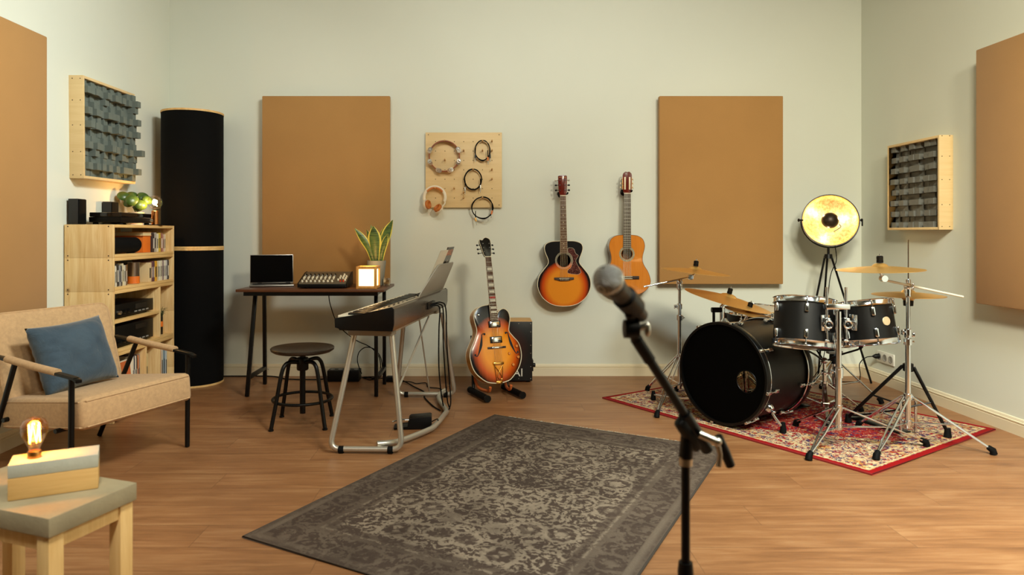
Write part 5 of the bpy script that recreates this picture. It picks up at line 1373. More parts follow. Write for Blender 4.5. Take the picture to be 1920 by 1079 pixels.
rug('oriental_rug', 'red edged oriental rug under the drum kit', (1.8556, 4.318), math.radians(33.5), 1.33, 1.79, .009, red_rug_mat(.665, .895), mat('red rug binding', (130, 20, 20), .9))
RZ = .0095       # top of the red rug

# ------------------------------------------------------------------ drum hardware
def tripod(t, base, z_pivot, z_low, feet, double=True, foot_z=None, bar=.009):
    """three braced legs with rubber feet from a collar on the pole; feet are floor points"""
    b = V(base)
    MB().lathe([(.0135, -.016), (.021, -.014), (.021, .014), (.0135, .016)], b + V((0, 0, z_pivot)), seg=20, closed=True).build('leg_collar', CHROME, t)
    MB().lathe([(.0135, -.012), (.019, -.011), (.019, .011), (.0135, .012)], b + V((0, 0, z_low)), seg=20, closed=True).build('brace_collar', CHROME, t)
    for f in feet:
        f = V(f); d = V((f.x - b.x, f.y - b.y, 0)).normalized(); s = V((-d.y, d.x, 0))
        top = b + d * .022 + V((0, 0, z_pivot)); ft = f + V((0, 0, .030))
        mid = top.lerp(ft, .55)
        leg = MB()
        if double:
            leg.tube([top + s * .012, mid + s * .013, ft.lerp(top, .09) + s * .004, ft], .0055, 8); leg.tube([top - s * .012, mid - s * .013, ft.lerp(top, .09) - s * .004, ft], .0055, 8)
        else:
            B = basis(ft - top, s); L = (ft - top).length; leg.box((top + ft) / 2, (.020, .007, L), .0015, B)
        lo = leg.build('leg', CHROME, t)
        dn = (ft - top).normalized()
        MB().tube([ft - dn * .012, ft + dn * .012, V((f.x, f.y, f.z + .004)) + d * .014], [.0125, .0165, .0175], 12).build('rubber_foot', RUBBER, lo)
        br = MB(); lw = b + d * .02 + V((0, 0, z_low)); 
        B = basis(mid - lw, s); br.box((mid + lw) / 2, (.016, .005, (mid - lw).length), .001, B); br.build('brace', CHROME, t)
        MB().cyl(mid - s * .017, mid + s * .017, .0055, seg=10).build('pivot_bolt', STEEL, lo)
def pole(t, base, segs):
    b = V(base)
    for z0, z1, r in segs:
        MB().cyl(b + V((0, 0, z0)), b + V((0, 0, z1)), r, seg=20).build('pole_tube', CHROME, t)
def height_clamp(t, base, z, r, a=0.0):
    b = V(base) + V((0, 0, z)); d = V((math.cos(a), math.sin(a), 0)); s = V((-d.y, d.x, 0))
    o = MB().lathe([(r, -.018), (r + .007, -.016), (r + .007, .016), (r, .018)], b, seg=20, closed=True).build('height_clamp', CHROME, t)
    MB().box(b + d * (r + .012), (.016, .016, .022), .003, basis((0, 0, 1), d)).build('clamp_lug', CHROME, o)
    p = b + d * (r + .014)
    MB().cyl(p - s * .022, p + s * .026, .004, seg=8).ball(p + s * .03 + V((0, 0, .007)), (.005, .008, .007), 8).ball(p + s * .03 + V((0, 0, -.007)), (.005, .008, .007), 8).build('wing_screw', CHROME, o)
CYM = NT('cymbal bronze')
_ob = CYM.obj(); _x, _y, _z = CYM.sep(_ob); _r = CYM.vmath('LENGTH', CYM.comb(_x, _y, 0))
_g = CYM.noise(CYM.comb(CYM.math('MULTIPLY', _r, 260), 0, 0), 1.0, 2, .6)[0]
CYM.base(CYM.ramp(_g, [(.3, lin((226, 168, 84))), (.7, lin((244, 200, 120)))])); CYM.set(.36, .85); CYM.bump(_g, .12, .001); CYM = CYM.m
def cymbal(name, label, c, axis, R, bow=.022, group=None, flip=False):
    c = V(c); M = frame(c, axis); t = tag_obj = None
    k = R * .19; bh = .018; f = -1 if flip else 1
    prof = [(.006, bh), (k * .4, bh * .95), (k * .75, bh * .66), (k, bh * .12), (k * 1.12, 0), (R * .5, -bow * .28), (R * .8, -bow * .68), (R, -bow), (R, -bow - .0012), (R * .8, -bow * .68 - .0016), (R * .5, -bow * .28 - .0018), (k * 1.12, -.0018), (k, bh * .12 - .0018), (k * .75, bh * .66 - .0018), (k * .4, bh * .95 - .0018), (.006, bh - .0018)]
    mb = MB(); mb.lathe([(r, h * f) for r, h in prof], seg=72, closed=True)
    o = mb.build(name, CYM, None, angle=60); o.matrix_basis = M
    return tag(o, label, 'cymbal', group)
def felt_stack(t, M, up=.052):
    MB(M).cyl((0, 0, -.028), (0, 0, up + .014), .004, seg=10).build('tilter_rod', CHROME, t)
    MB(M).lathe([(.0045, -.016), (.018, -.016), (.018, -.002), (.0045, -.002)], seg=20, closed=True).build('lower_felt', RUBBER, t)
    MB(M).lathe([(.0045, .0195), (.016, .0195), (.016, .034), (.0045, .034)], seg=20, closed=True).build('upper_felt', RUBBER, t)
    MB(M).lathe([(.0045, .0345), (.015, .0345), (.016, .040), (.016, up), (.012, up + .004), (.0045, up + .004)], seg=16, closed=True).build('wing_nut', BLKPLA, t)
def boom_stand(name, label, base, zball, feet, zp, zl, btail, bhead, cpos, caxis, z_from=.0, clamps=(), arm_m=CHROME):
    t = thing(name, label, 'cymbal stand', base)
    b = V(base)
    cl = sorted(clamps)
    pole(t, base, [(zl - .03, cl[0], .0135), (cl[0], cl[1], .0112), (cl[1], zball - .03, .0095)])
    for k, z in enumerate(cl): height_clamp(t, base, z, .0135 if k == 0 else .0112, .6 + 2.0 * k)
    tripod(t, base, zp, zl, feet)
    bl = b + V((0, 0, zball))
    MB().lathe([(.0095, -.055), (.016, -.05), (.018, -.02), (.015, -.004), (.0095, -.004)], bl, seg=20, closed=True).build('boom_socket', CHROME, t)
    MB().ball(bl, (.021, .021, .021), 18).build('boom_ball', CHROME, t)
    MB().tube([V(btail), V(bhead)], .0058, 12).build('boom_arm', arm_m, t)
    h = V(bhead); MC = frame(cpos, caxis); foot = MC @ V((0, 0, -.03))
    MB().tube([h, h.lerp(foot, .45) + V((0, 0, -.008)), foot], [.009, .0125, .006], 12, smooth=3).build('tilter', CHROME, t)
    hinge = h.lerp(foot, .35) + V((0, 0, -.006)); MB().cyl(hinge + V((0, -.014, 0)), hinge + V((0, .014, 0)), .017, seg=20).build('tilter_disc', CHROME, t)
    felt_stack(t, MC)
    MB().tube([bl + V((0, -.018, 0)), bl + V((0, -.04, .004))], .004, 8).ball(bl + V((0, -.043, .012)), (.005, .005, .010), 8).ball(bl + V((0, -.043, -.006)), (.005, .005, .010), 8).build('boom_wing_screw', CHROME, t)
    return t
# left boom stand with crash
Lb = (1.299, 4.60, 0)
c1 = P(1304, 505, 4.58)
boom_stand('boom_cymbal_stand', 'chrome boom cymbal stand left of the bass drum', Lb, .797, [(1.058, 4.22, 0), (1.16, 4.88, RZ), (1.19, 4.66, RZ) if False else (1.53, 4.74, RZ)], .30, .12, P(1207, 538, 4.60), P(1290, 521, 4.595), c1, (.10, -.03, 1), clamps=(.56, .635))
cymbal('crash_cymbal', 'thin bronze crash cymbal on the stand left of the bass drum', c1, (.10, -.03, 1), .222, .018)
# ride and second cymbal behind the bass drum
def straight_stand(name, label, base, feet, zp, zl, cpos, caxis, clamps):
    t = thing(name, label, 'cymbal stand', base); M = frame(cpos, caxis); foot = M @ V((0, 0, -.03)); b = V(base)
    pole(t, base, [(zl - .03, clamps[0], .0135), (clamps[0], foot.z - .035, .0105)]); height_clamp(t, base, clamps[0], .0135, 2.6)
    tripod(t, base, zp, zl, feet)
    MB().tube([V((b.x, b.y, foot.z - .04)), foot.lerp(V((b.x, b.y, foot.z)), .4) - V((0, 0, .015)), foot], [.0105, .012, .006], 10, smooth=3).build('tilter', CHROME, t)
    felt_stack(t, M); return t
rc = P(1366, 556, 4.62); ra = (.245, -.10, 1)
t = straight_stand('ride_cymbal_stand', 'chrome cymbal stand behind the bass drum carrying the big ride cymbal', (rc.x - .045, 4.63, 0), [(1.33, 4.86, RZ) if False else (1.44, 4.50, RZ), (1.70, 4.93, RZ), (1.36, 4.86, RZ)], .27, .12, rc, ra, (.42,))
# black memory clamp on it
MB().tube([V((rc.x - .12, 4.60, .612)), V((rc.x - .055, 4.60, .612))], .017, 12).build('clamp_arm', BLKPLA, t)
MB().tube([V((rc.x - .105, 4.60, .61)), V((rc.x - .105, 4.60, .47))], .009, 10).build('accessory_rod', BLKMET, t)
cymbal('ride_cymbal', 'large tilted bronze ride cymbal above the bass drum', rc, ra, .283, .03)
sc_ = P(1404, 583, 4.46)
cymbal('small_cymbal', 'smaller pale bronze cymbal below the edge of the tilted ride', sc_, (.22, -.10, 1), .150, .014)
ts = straight_stand('low_cymbal_stand', 'chrome cymbal stand under the smaller cymbal behind the bass drum', (sc_.x - .02, 4.48, 0), [(1.53, 4.62, RZ), (1.80, 4.73, RZ), (1.88, 4.54, RZ)], .2, .10, sc_, (.22, -.10, 1), (.33,))

# ------------------------------------------------------------------ drums
DRUMB = mat('satin black drum shell', (3, 3, 3), .45, spec=.3, var=.15, vscale=3)
HEADB = mat('black drum head', (1, 1, 1), .6, spec=.05)
HEADC = mat('coated drum head', (200, 192, 172), .6)
def lug_parts(t, M, r, z0, z1, n, a0, dirn, m=CHROME):
    """lugs with tension rods: from z0 on the shell towards the hoop at z1"""
    for k in range(n):
        a = a0 + 2 * PI * k / n; d = V((math.cos(a), math.sin(a), 0)); s = V((-d.y, d.x, 0)); s_ = (1 if z1 > z0 else -1)
        R3 = Matrix((d, s, (0, 0, 1))).transposed()
        lg = MB(M).box(d * (r + .008) + V((0, 0, z0)), (.018, .020, .046), .005, R3).build('lug', m, t)
        MB(M).tube([d * (r + .012) + V((0, 0, z0 + s_ * .02)), d * (r + .012) + V((0, 0, z1 + s_ * .008))], .003, 8).ball(d * (r + .012) + V((0, 0, z1 + s_ * .010)), (.0055, .0055, .006), 8).build('tension_rod', m, lg)
def tom(name, label, c, axis, r, dep, n, a0, hint=(1, 0, 0), grp=None, badge=None, bottom=True):
    c = V(c); M = frame(c - V(axis).normalized() * dep / 2, axis, hint)
    t = thing(name, label, 'drum', M.translation, M.to_euler(), grp)
    q = dict()
    MB(M).lathe([(r, .012), (r, dep - .012), (r - .008, dep - .012), (r - .008, .012)], seg=64, closed=True).build('shell', DRUMB, t)
    for nm, z, s in (('batter_head', dep, 1), ('bottom_head', 0, -1)):
        MB(M).lathe([(.0001, z - s * .006), (r + .003, z - s * .006), (r + .003, z - s * .010), (.0001, z - s * .010)], seg=64).build(nm, HEADC if s > 0 else mat('clear head', (120, 104, 84), .3), t)
        h = [(r + .002, z - s * .030), (r + .010, z - s * .030), (r + .006, z - s * .024), (r + .006, z - s * .004), (r + .010, z), (r + .004, z + s * .003), (r + .002, z - s * .002)]
        MB(M).lathe(h, seg=72, closed=True).build('hoop', CHROME, t)
    lug_parts(t, M, r, dep - .062, dep - .018, n, a0, 1); lug_parts(t, M, r, .062, .018, n, a0, -1)
    if badge is not None:
        d = V((math.cos(badge), math.sin(badge), 0))
        MB(M).lathe([(.0001, .003), (.022, .002), (.024, 0)], d * (r - .0015) + V((0, 0, dep * .5)), d, 28).build('badge', mat('badge', (196, 176, 140), .35, .3), t)
    return t, M
def bass_drum():
    b = V((.819, .574, 0)).normalized(); hint = V((b.y, -b.x, 0)); c = V((1.37, 4.0, .312)); M = frame(c, b, hint)
    t = thing('bass_drum', 'big black bass drum with a round hole in its front head', 'drum', M.translation, M.to_euler())
    R, dep = .278, .45
    MB(M).lathe([(R, .030), (R, dep - .030), (R - .009, dep - .030), (R - .009, .030)], seg=80, closed=True).build('shell', DRUMB, t)
    for z0, z1 in ((-.004, .036), (dep - .036, dep + .004)):
        MB(M).lathe([(R + .003, z0), (R + .016, z0), (R + .018, z0 + .003), (R + .018, z1 - .003), (R + .016, z1), (R + .003, z1)], seg=80, closed=True).build('hoop', BLKMET, t)
    for z in (.0385, dep - .0385): MB(M).torus((0, 0, z), (0, 0, 1), R + .0125, .0042, 80, 8).build('hoop_trim', CHROME, t)
    # front head with its port
    hx, hy, hr = .158, .022, .062
    mb = MB(M); N = 96
    for w, in ((.010,), (.0125,)):
        oo = [mb.v(((R + .002) * math.cos(2 * PI * k / N), (R + .002) * math.sin(2 * PI * k / N), w)) for k in range(N)]
        ii = []
        for k in range(N):
            x, y = (R + .002) * math.cos(2 * PI * k / N), (R + .002) * math.sin(2 * PI * k / N); a = math.atan2(y - hy, x - hx)
            ii.append(mb.v((hx + hr * math.cos(a), hy + hr * math.sin(a), w)))
        for k in range(N): mb.f([oo[k], oo[(k + 1) % N], ii[(k + 1) % N], ii[k]])
        if w == .010: i0 = ii
    for k in range(N): mb.f([i0[k], i0[(k + 1) % N], ii[(k + 1) % N], ii[k]])
    mb.build('front_head', HEADB, t)
    MB(M).torus((hx, hy, .010), (0, 0, 1), hr, .0028, 40, 6).build('port_ring', BLKMET, t)
    MB(M).lathe([(.0001, dep - .012), (R + .002, dep - .012), (R + .002, dep - .0125), (.0001, dep - .0125)], seg=64).build('batter_head', glassy('clear drum head', (236, 228, 212), .15, .12), t)
    for zl, zh, s in ((.085, .016, 1), (dep - .085, dep - .016, -1)):
        for k in range(8):
            a = math.radians(12 + 45 * k); d = V((math.cos(a), math.sin(a), 0)); sd = V((-d.y, d.x, 0)); R3 = Matrix((d, sd, (0, 0, 1))).transposed()
            lg = MB(M).box(d * (R + .012) + V((0, 0, zl + s * .012)), (.022, .022, .038), .005, R3).build('lug', CHROME, t)
            MB(M).tube([d * (R + .022) + V((0, 0, zl)), d * (R + .026) + V((0, 0, zh - s * .018))], .0035, 8).build('tension_rod', CHROME, lg)
            MB(M).box(d * (R + .021) + V((0, 0, zh)), (.014, .020, .040), .003, R3).build('claw_hook', CHROME, lg)
    # spurs
    for s, f in ((1, V((1.665, 3.855, RZ))), (-1, V((1.13, 4.62, RZ)))):
        a = math.radians(38) if s > 0 else math.radians(142)
        d = V((math.cos(a), math.sin(a), 0)); p = M @ (d * (R + .016) + V((0, 0, .13)))
        out = (M.to_3x3() @ d).normalized()
        br = MB().lathe([(.0001, .024), (.018, .022), (.024, .012), (.026, 0)], p - out * .016, out, 20).build('spur_bracket', CHROME, t)
        MB().ball(p + out * .012 + V((0, -.012, 0)), (.014, .014, .010), 12).build('bracket_knob', CHROME, br)
        sp = MB().tube([p + out * .004, p + out * .02 + V((0, 0, -.015)), p.lerp(f, .45) + out * .02, f + V((0, 0, .035))], [.0075, .0075], 10, smooth=5).build('spur', CHROME, t)
        MB().tube([f + V((0, 0, .06)), f + V((0, 0, .028)), f + V((0, 0, .003))], [.0105, .016, .018], 12).build('rubber_foot', RUBBER, sp)
    # mounting post plate on top
    p = M @ V((-.05, -(R + .008), .10)); MB().lathe([(.0001, .02), (.012, .02), (.02, .006), (.026, 0)], p, (0, 0, 1), 18).build('mount_plate', CHROME, t)
    MB().tube([p + V((0, 0, .012)), p + V((.0, 0, .055))], .005, 8).build('mount_screw', CHROME, t)
    return t
bass_drum()
t1, M1 = tom('rack_tom', 'larger black rack tom above the right side of the bass drum', (1.755, 3.80, .628), (.115, .185, .975), .153, .262, 6, math.radians(-110), grp=None)
t2, M2 = tom('rack_tom', 'smaller black rack tom with a round badge next to the hi-hat', (2.068, 3.735, .640), (-.075, .17, .98), .129, .235, 6, math.radians(-105), badge=math.radians(-76))
# floor tom behind the bass drum, snare by the drummer
t3, M3 = tom('floor_tom', 'low black floor tom with chrome rims behind the bass drum and the ride cymbal', (1.94, 4.98, .41), (-.02, -.07, 1), .19, .35, 6, math.radians(-75))
for k in range(3):
    a = math.radians(-120 + 120 * k); p = V((1.94 + .208 * math.cos(a), 4.98 + .208 * math.sin(a), 0))
    lg = MB().tube([p + V((0, 0, .02 + RZ)), p + V((0, 0, .42))], .006, 10).build('leg', CHROME, t3)
    MB().tube([p + V((0, 0, RZ + .001)), p + V((0, 0, RZ + .035))], [.017, .011], 12).build('rubber_foot', RUBBER, lg)
t4, M4 = tom('snare_drum', 'snare drum on its basket stand behind the two rack toms', (2.09, 4.24, .515), (0, .03, 1), .172, .14, 8, .2)
def snare_stand():
    b = (2.085, 4.245, 0); t = thing('snare_stand', 'chrome snare drum stand with basket arms between bass drum and hi-hat', 'drum stand', b); B = V(b)
    pole(t, b, [(.06, .27, .0125), (.27, .335, .0105)]); height_clamp(t, b, .27, .0125, -1.9)
    tripod(t, b, .20, .075, [(2.085 + .26 * math.cos(a), 4.245 + .26 * math.sin(a), RZ) for a in (math.radians(-112), math.radians(15), math.radians(140))], double=False)
    MB().ball(B + V((0, 0, .34)), (.024, .024, .02), 14).build('basket_hub', CHROME, t)
    for k in range(3):
        a = math.radians(-150 + 120 * k); d = V((math.cos(a), math.sin(a), 0))
        ar = MB().tube([B + d * .02 + V((0, 0, .345)), B + d * .09 + V((0, 0, .385)), B + d * .196 + V((0, 0, .432)), B + d * .2 + V((0, 0, .462))], .0058, 10, smooth=4).build('basket_arm', BLKMET, t)
        MB().tube([B + d * .193 + V((0, 0, .428)), B + d * .199 + V((0, 0, .455))], .0095, 10).build('rubber_grip', RUBBER, ar)
snare_stand()
def throne():
    b = V((2.385, 4.72, 0)); t = thing('drum_throne', 'drum throne with a chrome post and black collar behind the toms', 'drum throne', b)
    MB().lathe([(.0001, .455), (.13, .455), (.145, .465), (.148, .50), (.135, .52), (.0001, .523)], b, seg=40).build('seat', mat('black vinyl', (16, 15, 15), .5), t)
    MB().cyl(b + V((0, 0, .06)), b + V((0, 0, .4545)), .0135, seg=18).build('post', CHROME, t)
    MB().lathe([(.0138, .235), (.03, .235), (.03, .29), (.024, .30), (.0138, .30)], b, seg=24, closed=True).build('collar', BLKPLA, t)
    MB().box(b + V((0, -.005, .312)), (.10, .045, .022), .006).build('height_lock', mat('grey lock', (110, 104, 92), .4), t)
    tripod(t, b, .255, .09, [(2.385 + .27 * math.cos(a), 4.72 + .27 * math.sin(a), RZ if a > 3 else 0) for a in (math.radians(-38), math.radians(80), math.radians(200))], double=False)
throne()
def tom_stand():
    b = V((1.842, 3.60, 0)); t = thing('double_tom_stand', 'chrome double tom stand with tripod legs between the two rack toms', 'drum stand', b)
    pole(t, b, [(.10, .40, .0165), (.40, .715, .0145)])
    height_clamp(t, b, .40, .0165, 2.4)
    MB().lathe([(.0168, .372), (.022, .372), (.022, .425), (.0168, .425)], b, seg=20, closed=True).build('memory_lock', CHROME, t)
    feet = [F(1519, 863), F(1732, 838, RZ), V((1.80, 3.98, RZ))]
    tripod(t, b, .215, .115, feet[:1]); tripod_legs = None
    # flat-bar legs towards the right and the back
    for f in feet[1:]:
        d = V((f.x - b.x, f.y - b.y, 0)).normalized(); s = V((-d.y, d.x, 0)); top = b + d * .02 + V((0, 0, .215)); ft = V((f.x, f.y, f.z + .03)); mid = top.lerp(ft, .58); lw = b + d * .02 + V((0, 0, .115))
        lg = MB().box((top + ft) / 2, (.024, .008, (ft - top).length), .0015, basis(ft - top, s)).build('leg', CHROME, t)
        dn = (ft - top).normalized(); MB().tube([ft - dn * .015, ft + dn * .012, V((f.x, f.y, f.z + .004)) + d * .016], [.013, .0165, .0175], 12).build('rubber_foot', RUBBER, lg)
        MB().box((mid + lw) / 2, (.018, .005, (mid - lw).length), .001, basis(mid - lw, s)).build('brace', CHROME, t)
    blk = MB().box(b + V((0, .02, .738)), (.125, .044, .030), .006).build('mount_block', CHROME, t)
    for sx, M, r, tgt in ((-.046, M1, .153, V((1.755, 3.80, .628))), (.054, M2, .129, V((2.068, 3.735, .640)))):
        p = b + V((sx, .03, 0))
        MB().cyl(p + V((0, 0, .60)), p + V((0, 0, .838)), .0075, seg=14).build('mount_rod', CHROME, t)
        bx = MB().box(p + V((0, .0, .66)), (.034, .034, .04), .008).build('ball_clamp', CHROME, t)
        MB().torus(p + V((0, -.02, .645)), (0, -1, 0), .019, .006, 24, 8).build('ball_ring', CHROME, bx)
        MB().ball(p + V((0, -.018, .645)), .013, 12).build('ball', BLKMET, bx)
        MB().cyl(p + V((0, -.005, .60)), p + V((0, -.005, .565)), .0055, seg=10).ball(p + V((0, -.005, .558)), (.014, .004, .009), 10).build('wing_screw', CHROME, bx)
        d = (tgt - (p + V((0, 0, .65)))); d.z = 0; L = d.length; d.normalize()
        end = p + V((0, 0, .65)) + d * (L - r - .014)
        MB().tube([p + V((0, 0, .655)), end], .0095, 12).build('tom_arm', CHROME, bx)
        MB().box(end + d * .004, (.05, .012, .085), .004, basis((0, 0, 1), V((-d.y, d.x, 0)))).build('tom_bracket', CHROME, bx)
tom_stand()
# right boom stand with crash, hi-hat behind it
Rb = (2.232, 3.648, 0); cr = P(1650, 500, 3.63)
boom_stand('boom_cymbal_stand', 'chrome boom cymbal stand at the right front corner of the drum rug', Rb, .839, [F(1645, 862, RZ), F(1857, 853), V((2.15, 3.96, RZ))], .262, .125, P(1806, 557, 3.59), P(1660, 526, 3.635), cr, (-.035, -.015, 1), clamps=(.55, .60), arm_m=mat('white boom tube', (224, 218, 196), .35, .3))
cymbal('crash_cymbal', 'bronze crash cymbal above the smaller rack tom', cr, (-.035, -.015, 1), .207, .018)
def hihat():
    b = V((2.345, 3.83, 0)); t = thing('hi_hat_stand', 'chrome hi-hat stand with black foot pedal behind the right boom stand', 'hi-hat stand', b)
    pole(t, b, [(.05, .56, .0125), (.56, .76, .0095)])
    MB().cyl(b + V((0, 0, .76)), b + V((0, 0, 1.085)), .0032, seg=8).build('pull_rod', CHROME, t)
    height_clamp(t, b, .56, .0125, -.5)
    MB().lathe([(.0098, .72), (.024, .72), (.026, .745), (.02, .762), (.0098, .762)], b, seg=20, closed=True).build('bottom_seat', BLKPLA, t)
    MB().lathe([(.0035, .832), (.012, .832), (.012, .865), (.0035, .868)], b, seg=16, closed=True).build('clutch', CHROME, t)
    MB().lathe([(.0128, .355), (.026, .36), (.026, .40), (.0128, .405)], b, seg=20, closed=True).build('leg_collar', BLKPLA, t)
    for f in (V((2.524, 3.772, RZ)), V((2.14, 4.07, RZ))):
        d = V((f.x - b.x, f.y - b.y, 0)).normalized(); s = V((-d.y, d.x, 0)); top = b + d * .026 + V((0, 0, .385)); ft = V((f.x, f.y, f.z + .03))
        leg = MB(); leg.box((top + ft) / 2 + s * .009, (.010, .018, (ft - top).length), .002, basis(ft - top, s)); leg.box((top + ft) / 2 - s * .009, (.006, .010, (ft - top).length), .002, basis(ft - top, s))
        lo = leg.build('leg', [BLKMET], t)
        MB().tube([top - s * .0015 + V((0, 0, .006)), ft - s * .0015 + V((0, 0, .006))], .0042, 8).build('leg_trim', CHROME, lo)
        MB().tube([ft + V((0, 0, .02)), ft - V((0, 0, .012)), V((f.x, f.y, f.z + .003))], [.014, .018, .02], 12).build('rubber_foot', RUBBER, lo)
        mid = top.lerp(ft, .55); MB().tube([b + V((0, 0, .16)), mid], .005, 8).build('brace', BLKMET, t)
    # foot pedal
    d = V((-.32, .95, 0)).normalized(); s = V((-d.y, d.x, 0)); p0 = b + d * .06; p1 = b + d * .33
    Mx = Matrix(((s.x, d.x, 0, b.x), (s.y, d.y, 0, b.y), (0, 0, 1, RZ), (0, 0, 0, 1)))
    MB(Mx).bb((-.045, .02, .001), (.045, .38, .008), .002).build('pedal_base', BLKMET, t)
    mb = MB(Mx); mb.rings([[V((-w, y, z)), V((w, y, z)), V((w, y, z + .009)), V((-w, y, z + .009))] for w, y, z in ((.020, .05, .120), (.040, .09, .105), (.047, .22, .058), (.047, .30, .03), (.04, .37, .012))])
    ft = mb.build('footboard', BLKPLA, t)
    for k in range(5): MB(Mx).box((0, .12 + .035 * k, .1045 - .0127 * k), (.06 , .006, .004), .001, Matrix.Rotation(math.radians(-20), 3, 'X')).build('grip_rib', CHROME, ft)
    MB(Mx).tube([V((0, .06, .125)), V((0, .02, .20)), V((0, .0, .25))], .006, 8, smooth=3).build('pull_strap', BLKPLA, t)
    MB(Mx).tube([V((-.055, .0, .01)), V((-.055, .0, .19))], .007, 10).tube([V((.055, .0, .01)), V((.055, .0, .19))], .007, 10).tube([V((-.055, .0, .19)), V((.055, .0, .19))], .008, 10).build('pedal_frame', CHROME, t)
hihat()
cymbal('hi_hat_cymbal', 'upper bronze hi-hat cymbal with the chrome rod through it', (2.345, 3.83, .795), (.0, -.01, 1), .180, .016, 'hi-hat cymbals')
cymbal('hi_hat_cymbal', 'lower bronze hi-hat cymbal, bowl up under the other one', (2.345, 3.83, .763), (.0, -.01, 1), .180, .014, 'hi-hat cymbals', flip=True)
def kick_pedal():
    b = V((1.79, 4.294, 0)); d = V((.819, .574, 0)).normalized(); s = V((-d.y, d.x, 0)); t = thing('bass_drum_pedal', 'black and chrome bass drum pedal at the back of the bass drum', 'pedal', b)
    Mx = Matrix(((s.x, d.x, 0, b.x), (s.y, d.y, 0, b.y), (0, 0, 1, RZ), (0, 0, 0, 1)))
    MB(Mx).bb((-.05, .0, .001), (.05, .34, .008), .002).build('base_plate', BLKMET, t)
    mb = MB(Mx); mb.rings([[V((-w, y, z)), V((w, y, z)), V((w, y, z + .008)), V((-w, y, z + .008))] for w, y, z in ((.025, .07, .085), (.042, .11, .075), (.045, .28, .025), (.04, .33, .011))]); mb.build('footboard', STEEL, t)
    for x in (-.06, .06): MB(Mx).bb((x - .006, .03, .004), (x + .006, .05, .19), .002).build('upright', CHROME, t)
    MB(Mx).tube([V((-.07, .04, .185)), V((.07, .04, .185))], .006, 10).build('axle', CHROME, t)
    MB(Mx).tube([V((0, .04, .185)), V((0, .07, .36))], .0035, 8).build('beater_shaft', CHROME, t)
    MB(Mx).ball((0, .055, .365), (.022, .026, .028), 14).build('beater', HEADC, t)
kick_pedal()
# ------------------------------------------------------------------ tripod spot lamp
def spot_lamp():
    b = V((2.545, 5.12, 0)); t = thing('floor_lamp', 'black tripod floor lamp with round gold lined reflector behind the drums', 'lamp', b)
    apex = b + V((0, 0, .955))
    for f in ((2.375, 5.22, 0), (2.885, 5.16, 0), (2.60, 5.39, 0)):
        f = V(f); d = V((f.x - b.x, f.y - b.y, 0)).normalized()
        MB().tube([apex + d * .022, V((f.x, f.y, .004))], .0075, 10).build('leg', BLKMET, t)
    MB().cyl(apex + V((0, 0, -.02)), apex + V((0, 0, .012)), .030, .026, 20).build('tripod_head', BLKMET, t)
    MB().cyl(apex + V((0, 0, .012)), apex + V((0, 0, .065)), .009, seg=14).build('neck_post', BLKMET, t)
    c = b + V((.014, 0, 1.218)); R = .192
    yoke = [c + V((math.cos(math.radians(a)) * (R + .024), 0, math.sin(math.radians(a)) * (R + .010))) for a in range(178, 363, 8)]
    MB().tube(yoke, .0055, 10).build('yoke', BLKMET, t)
    n = V((-.30, -.93, .20)).normalized()
    M = frame(c, n, V((1, -.32, 0)))
    prof = [(R * math.sin(a), -R * .42 * (math.cos(a)) - 0) for a in [PI / 2 * k / 12 for k in range(13)]]
    prof = [(max(r, .0001), z * 1.0) for r, z in prof]
    MB(M).lathe([(r + .0001, z - .0022) for r, z in prof] + [(R + .004, 0), (R + .004, .006), (R - .001, .006)], seg=56, cap=False).build('reflector_shell', BLKMET, t)
    nt = NT('gold leaf'); ob = nt.obj(); nz = nt.noise(ob, 55, 3, .7)[0]; vv = nt.voro(ob, 26)[1]
    nt.base(nt.ramp(nz, [(.35, lin((196, 156, 96))), (.6, lin((232, 206, 150)))])); nt.set(.45, .6); nt.bump(nz, .4, .003)
    inner = MB(M); inner.lathe([(r * .985, z + .0015) for r, z in prof], seg=56, cap=False)
    inner.build('gold_lining', nt.m, t)
    # bulb shield: small dark bowl held in front of the bulb
    sh = [(.060 * math.sin(a), .012 + .050 * math.cos(a)) for a in [PI / 2 * k / 8 for k in range(9)]]
    MB(M).lathe([(max(r, .0001), z - .022) for r, z in sh] + [(max(r - .002, .0001), z - .024) for r, z in reversed(sh)], seg=32).build('bulb_shield', mat('dark bronze shield', (52, 40, 28), .4, .5), t)
    MB(M).lathe([(.0001, -.079), (.016, -.079), (.016, -.05), (.02, -.04), (.021, -.028), (.0001, -.024)], seg=16).build('bulb', emis('lamp bulb', (255, 208, 130), 25), t)
    MB(M).tube([V((.058, -.03, -.005)), V((.07, -.05, -.012)), V((.03, -.075, -.055))], .003, 8, smooth=4).build('shield_arm', BLKMET, t)
    for s in (-1, 1):
        p = c + V((s * (R + .010), 0, 0)); kn = MB().cyl(p, p + V((s * .034, 0, 0)), .006, seg=12).cyl(p + V((s * .028, 0, 0)), p + V((s * .034, 0, 0)), .012, seg=14).build('pivot_knob', BLKMET, t)
    MB().box(c + V((R + .044, 0, -.024)), (.010, .008, .040), .003).build('tilt_lever', BLKMET, t)
    MB().tube([c + V((.06, .05, -R + .01)), c + V((.055, .02, -.30)), c + V((.0, .0, -.42)), b + V((.0, .03, .5)), b + V((-.01, .05, .2)), b + V((-.1, .1, .006)), b + V((-.3, .12, .006))], .003, 6, smooth=6).build('cable', RUBBER, t)
    for k in range(6):
        a = PI / 3 * k + .3; bulb_light('tripod lamp light', M @ V((.088 * math.cos(a), .088 * math.sin(a), -.018)), .5, (255, 224, 168), .012) if k % 2 == 0 else None
spot_lamp()
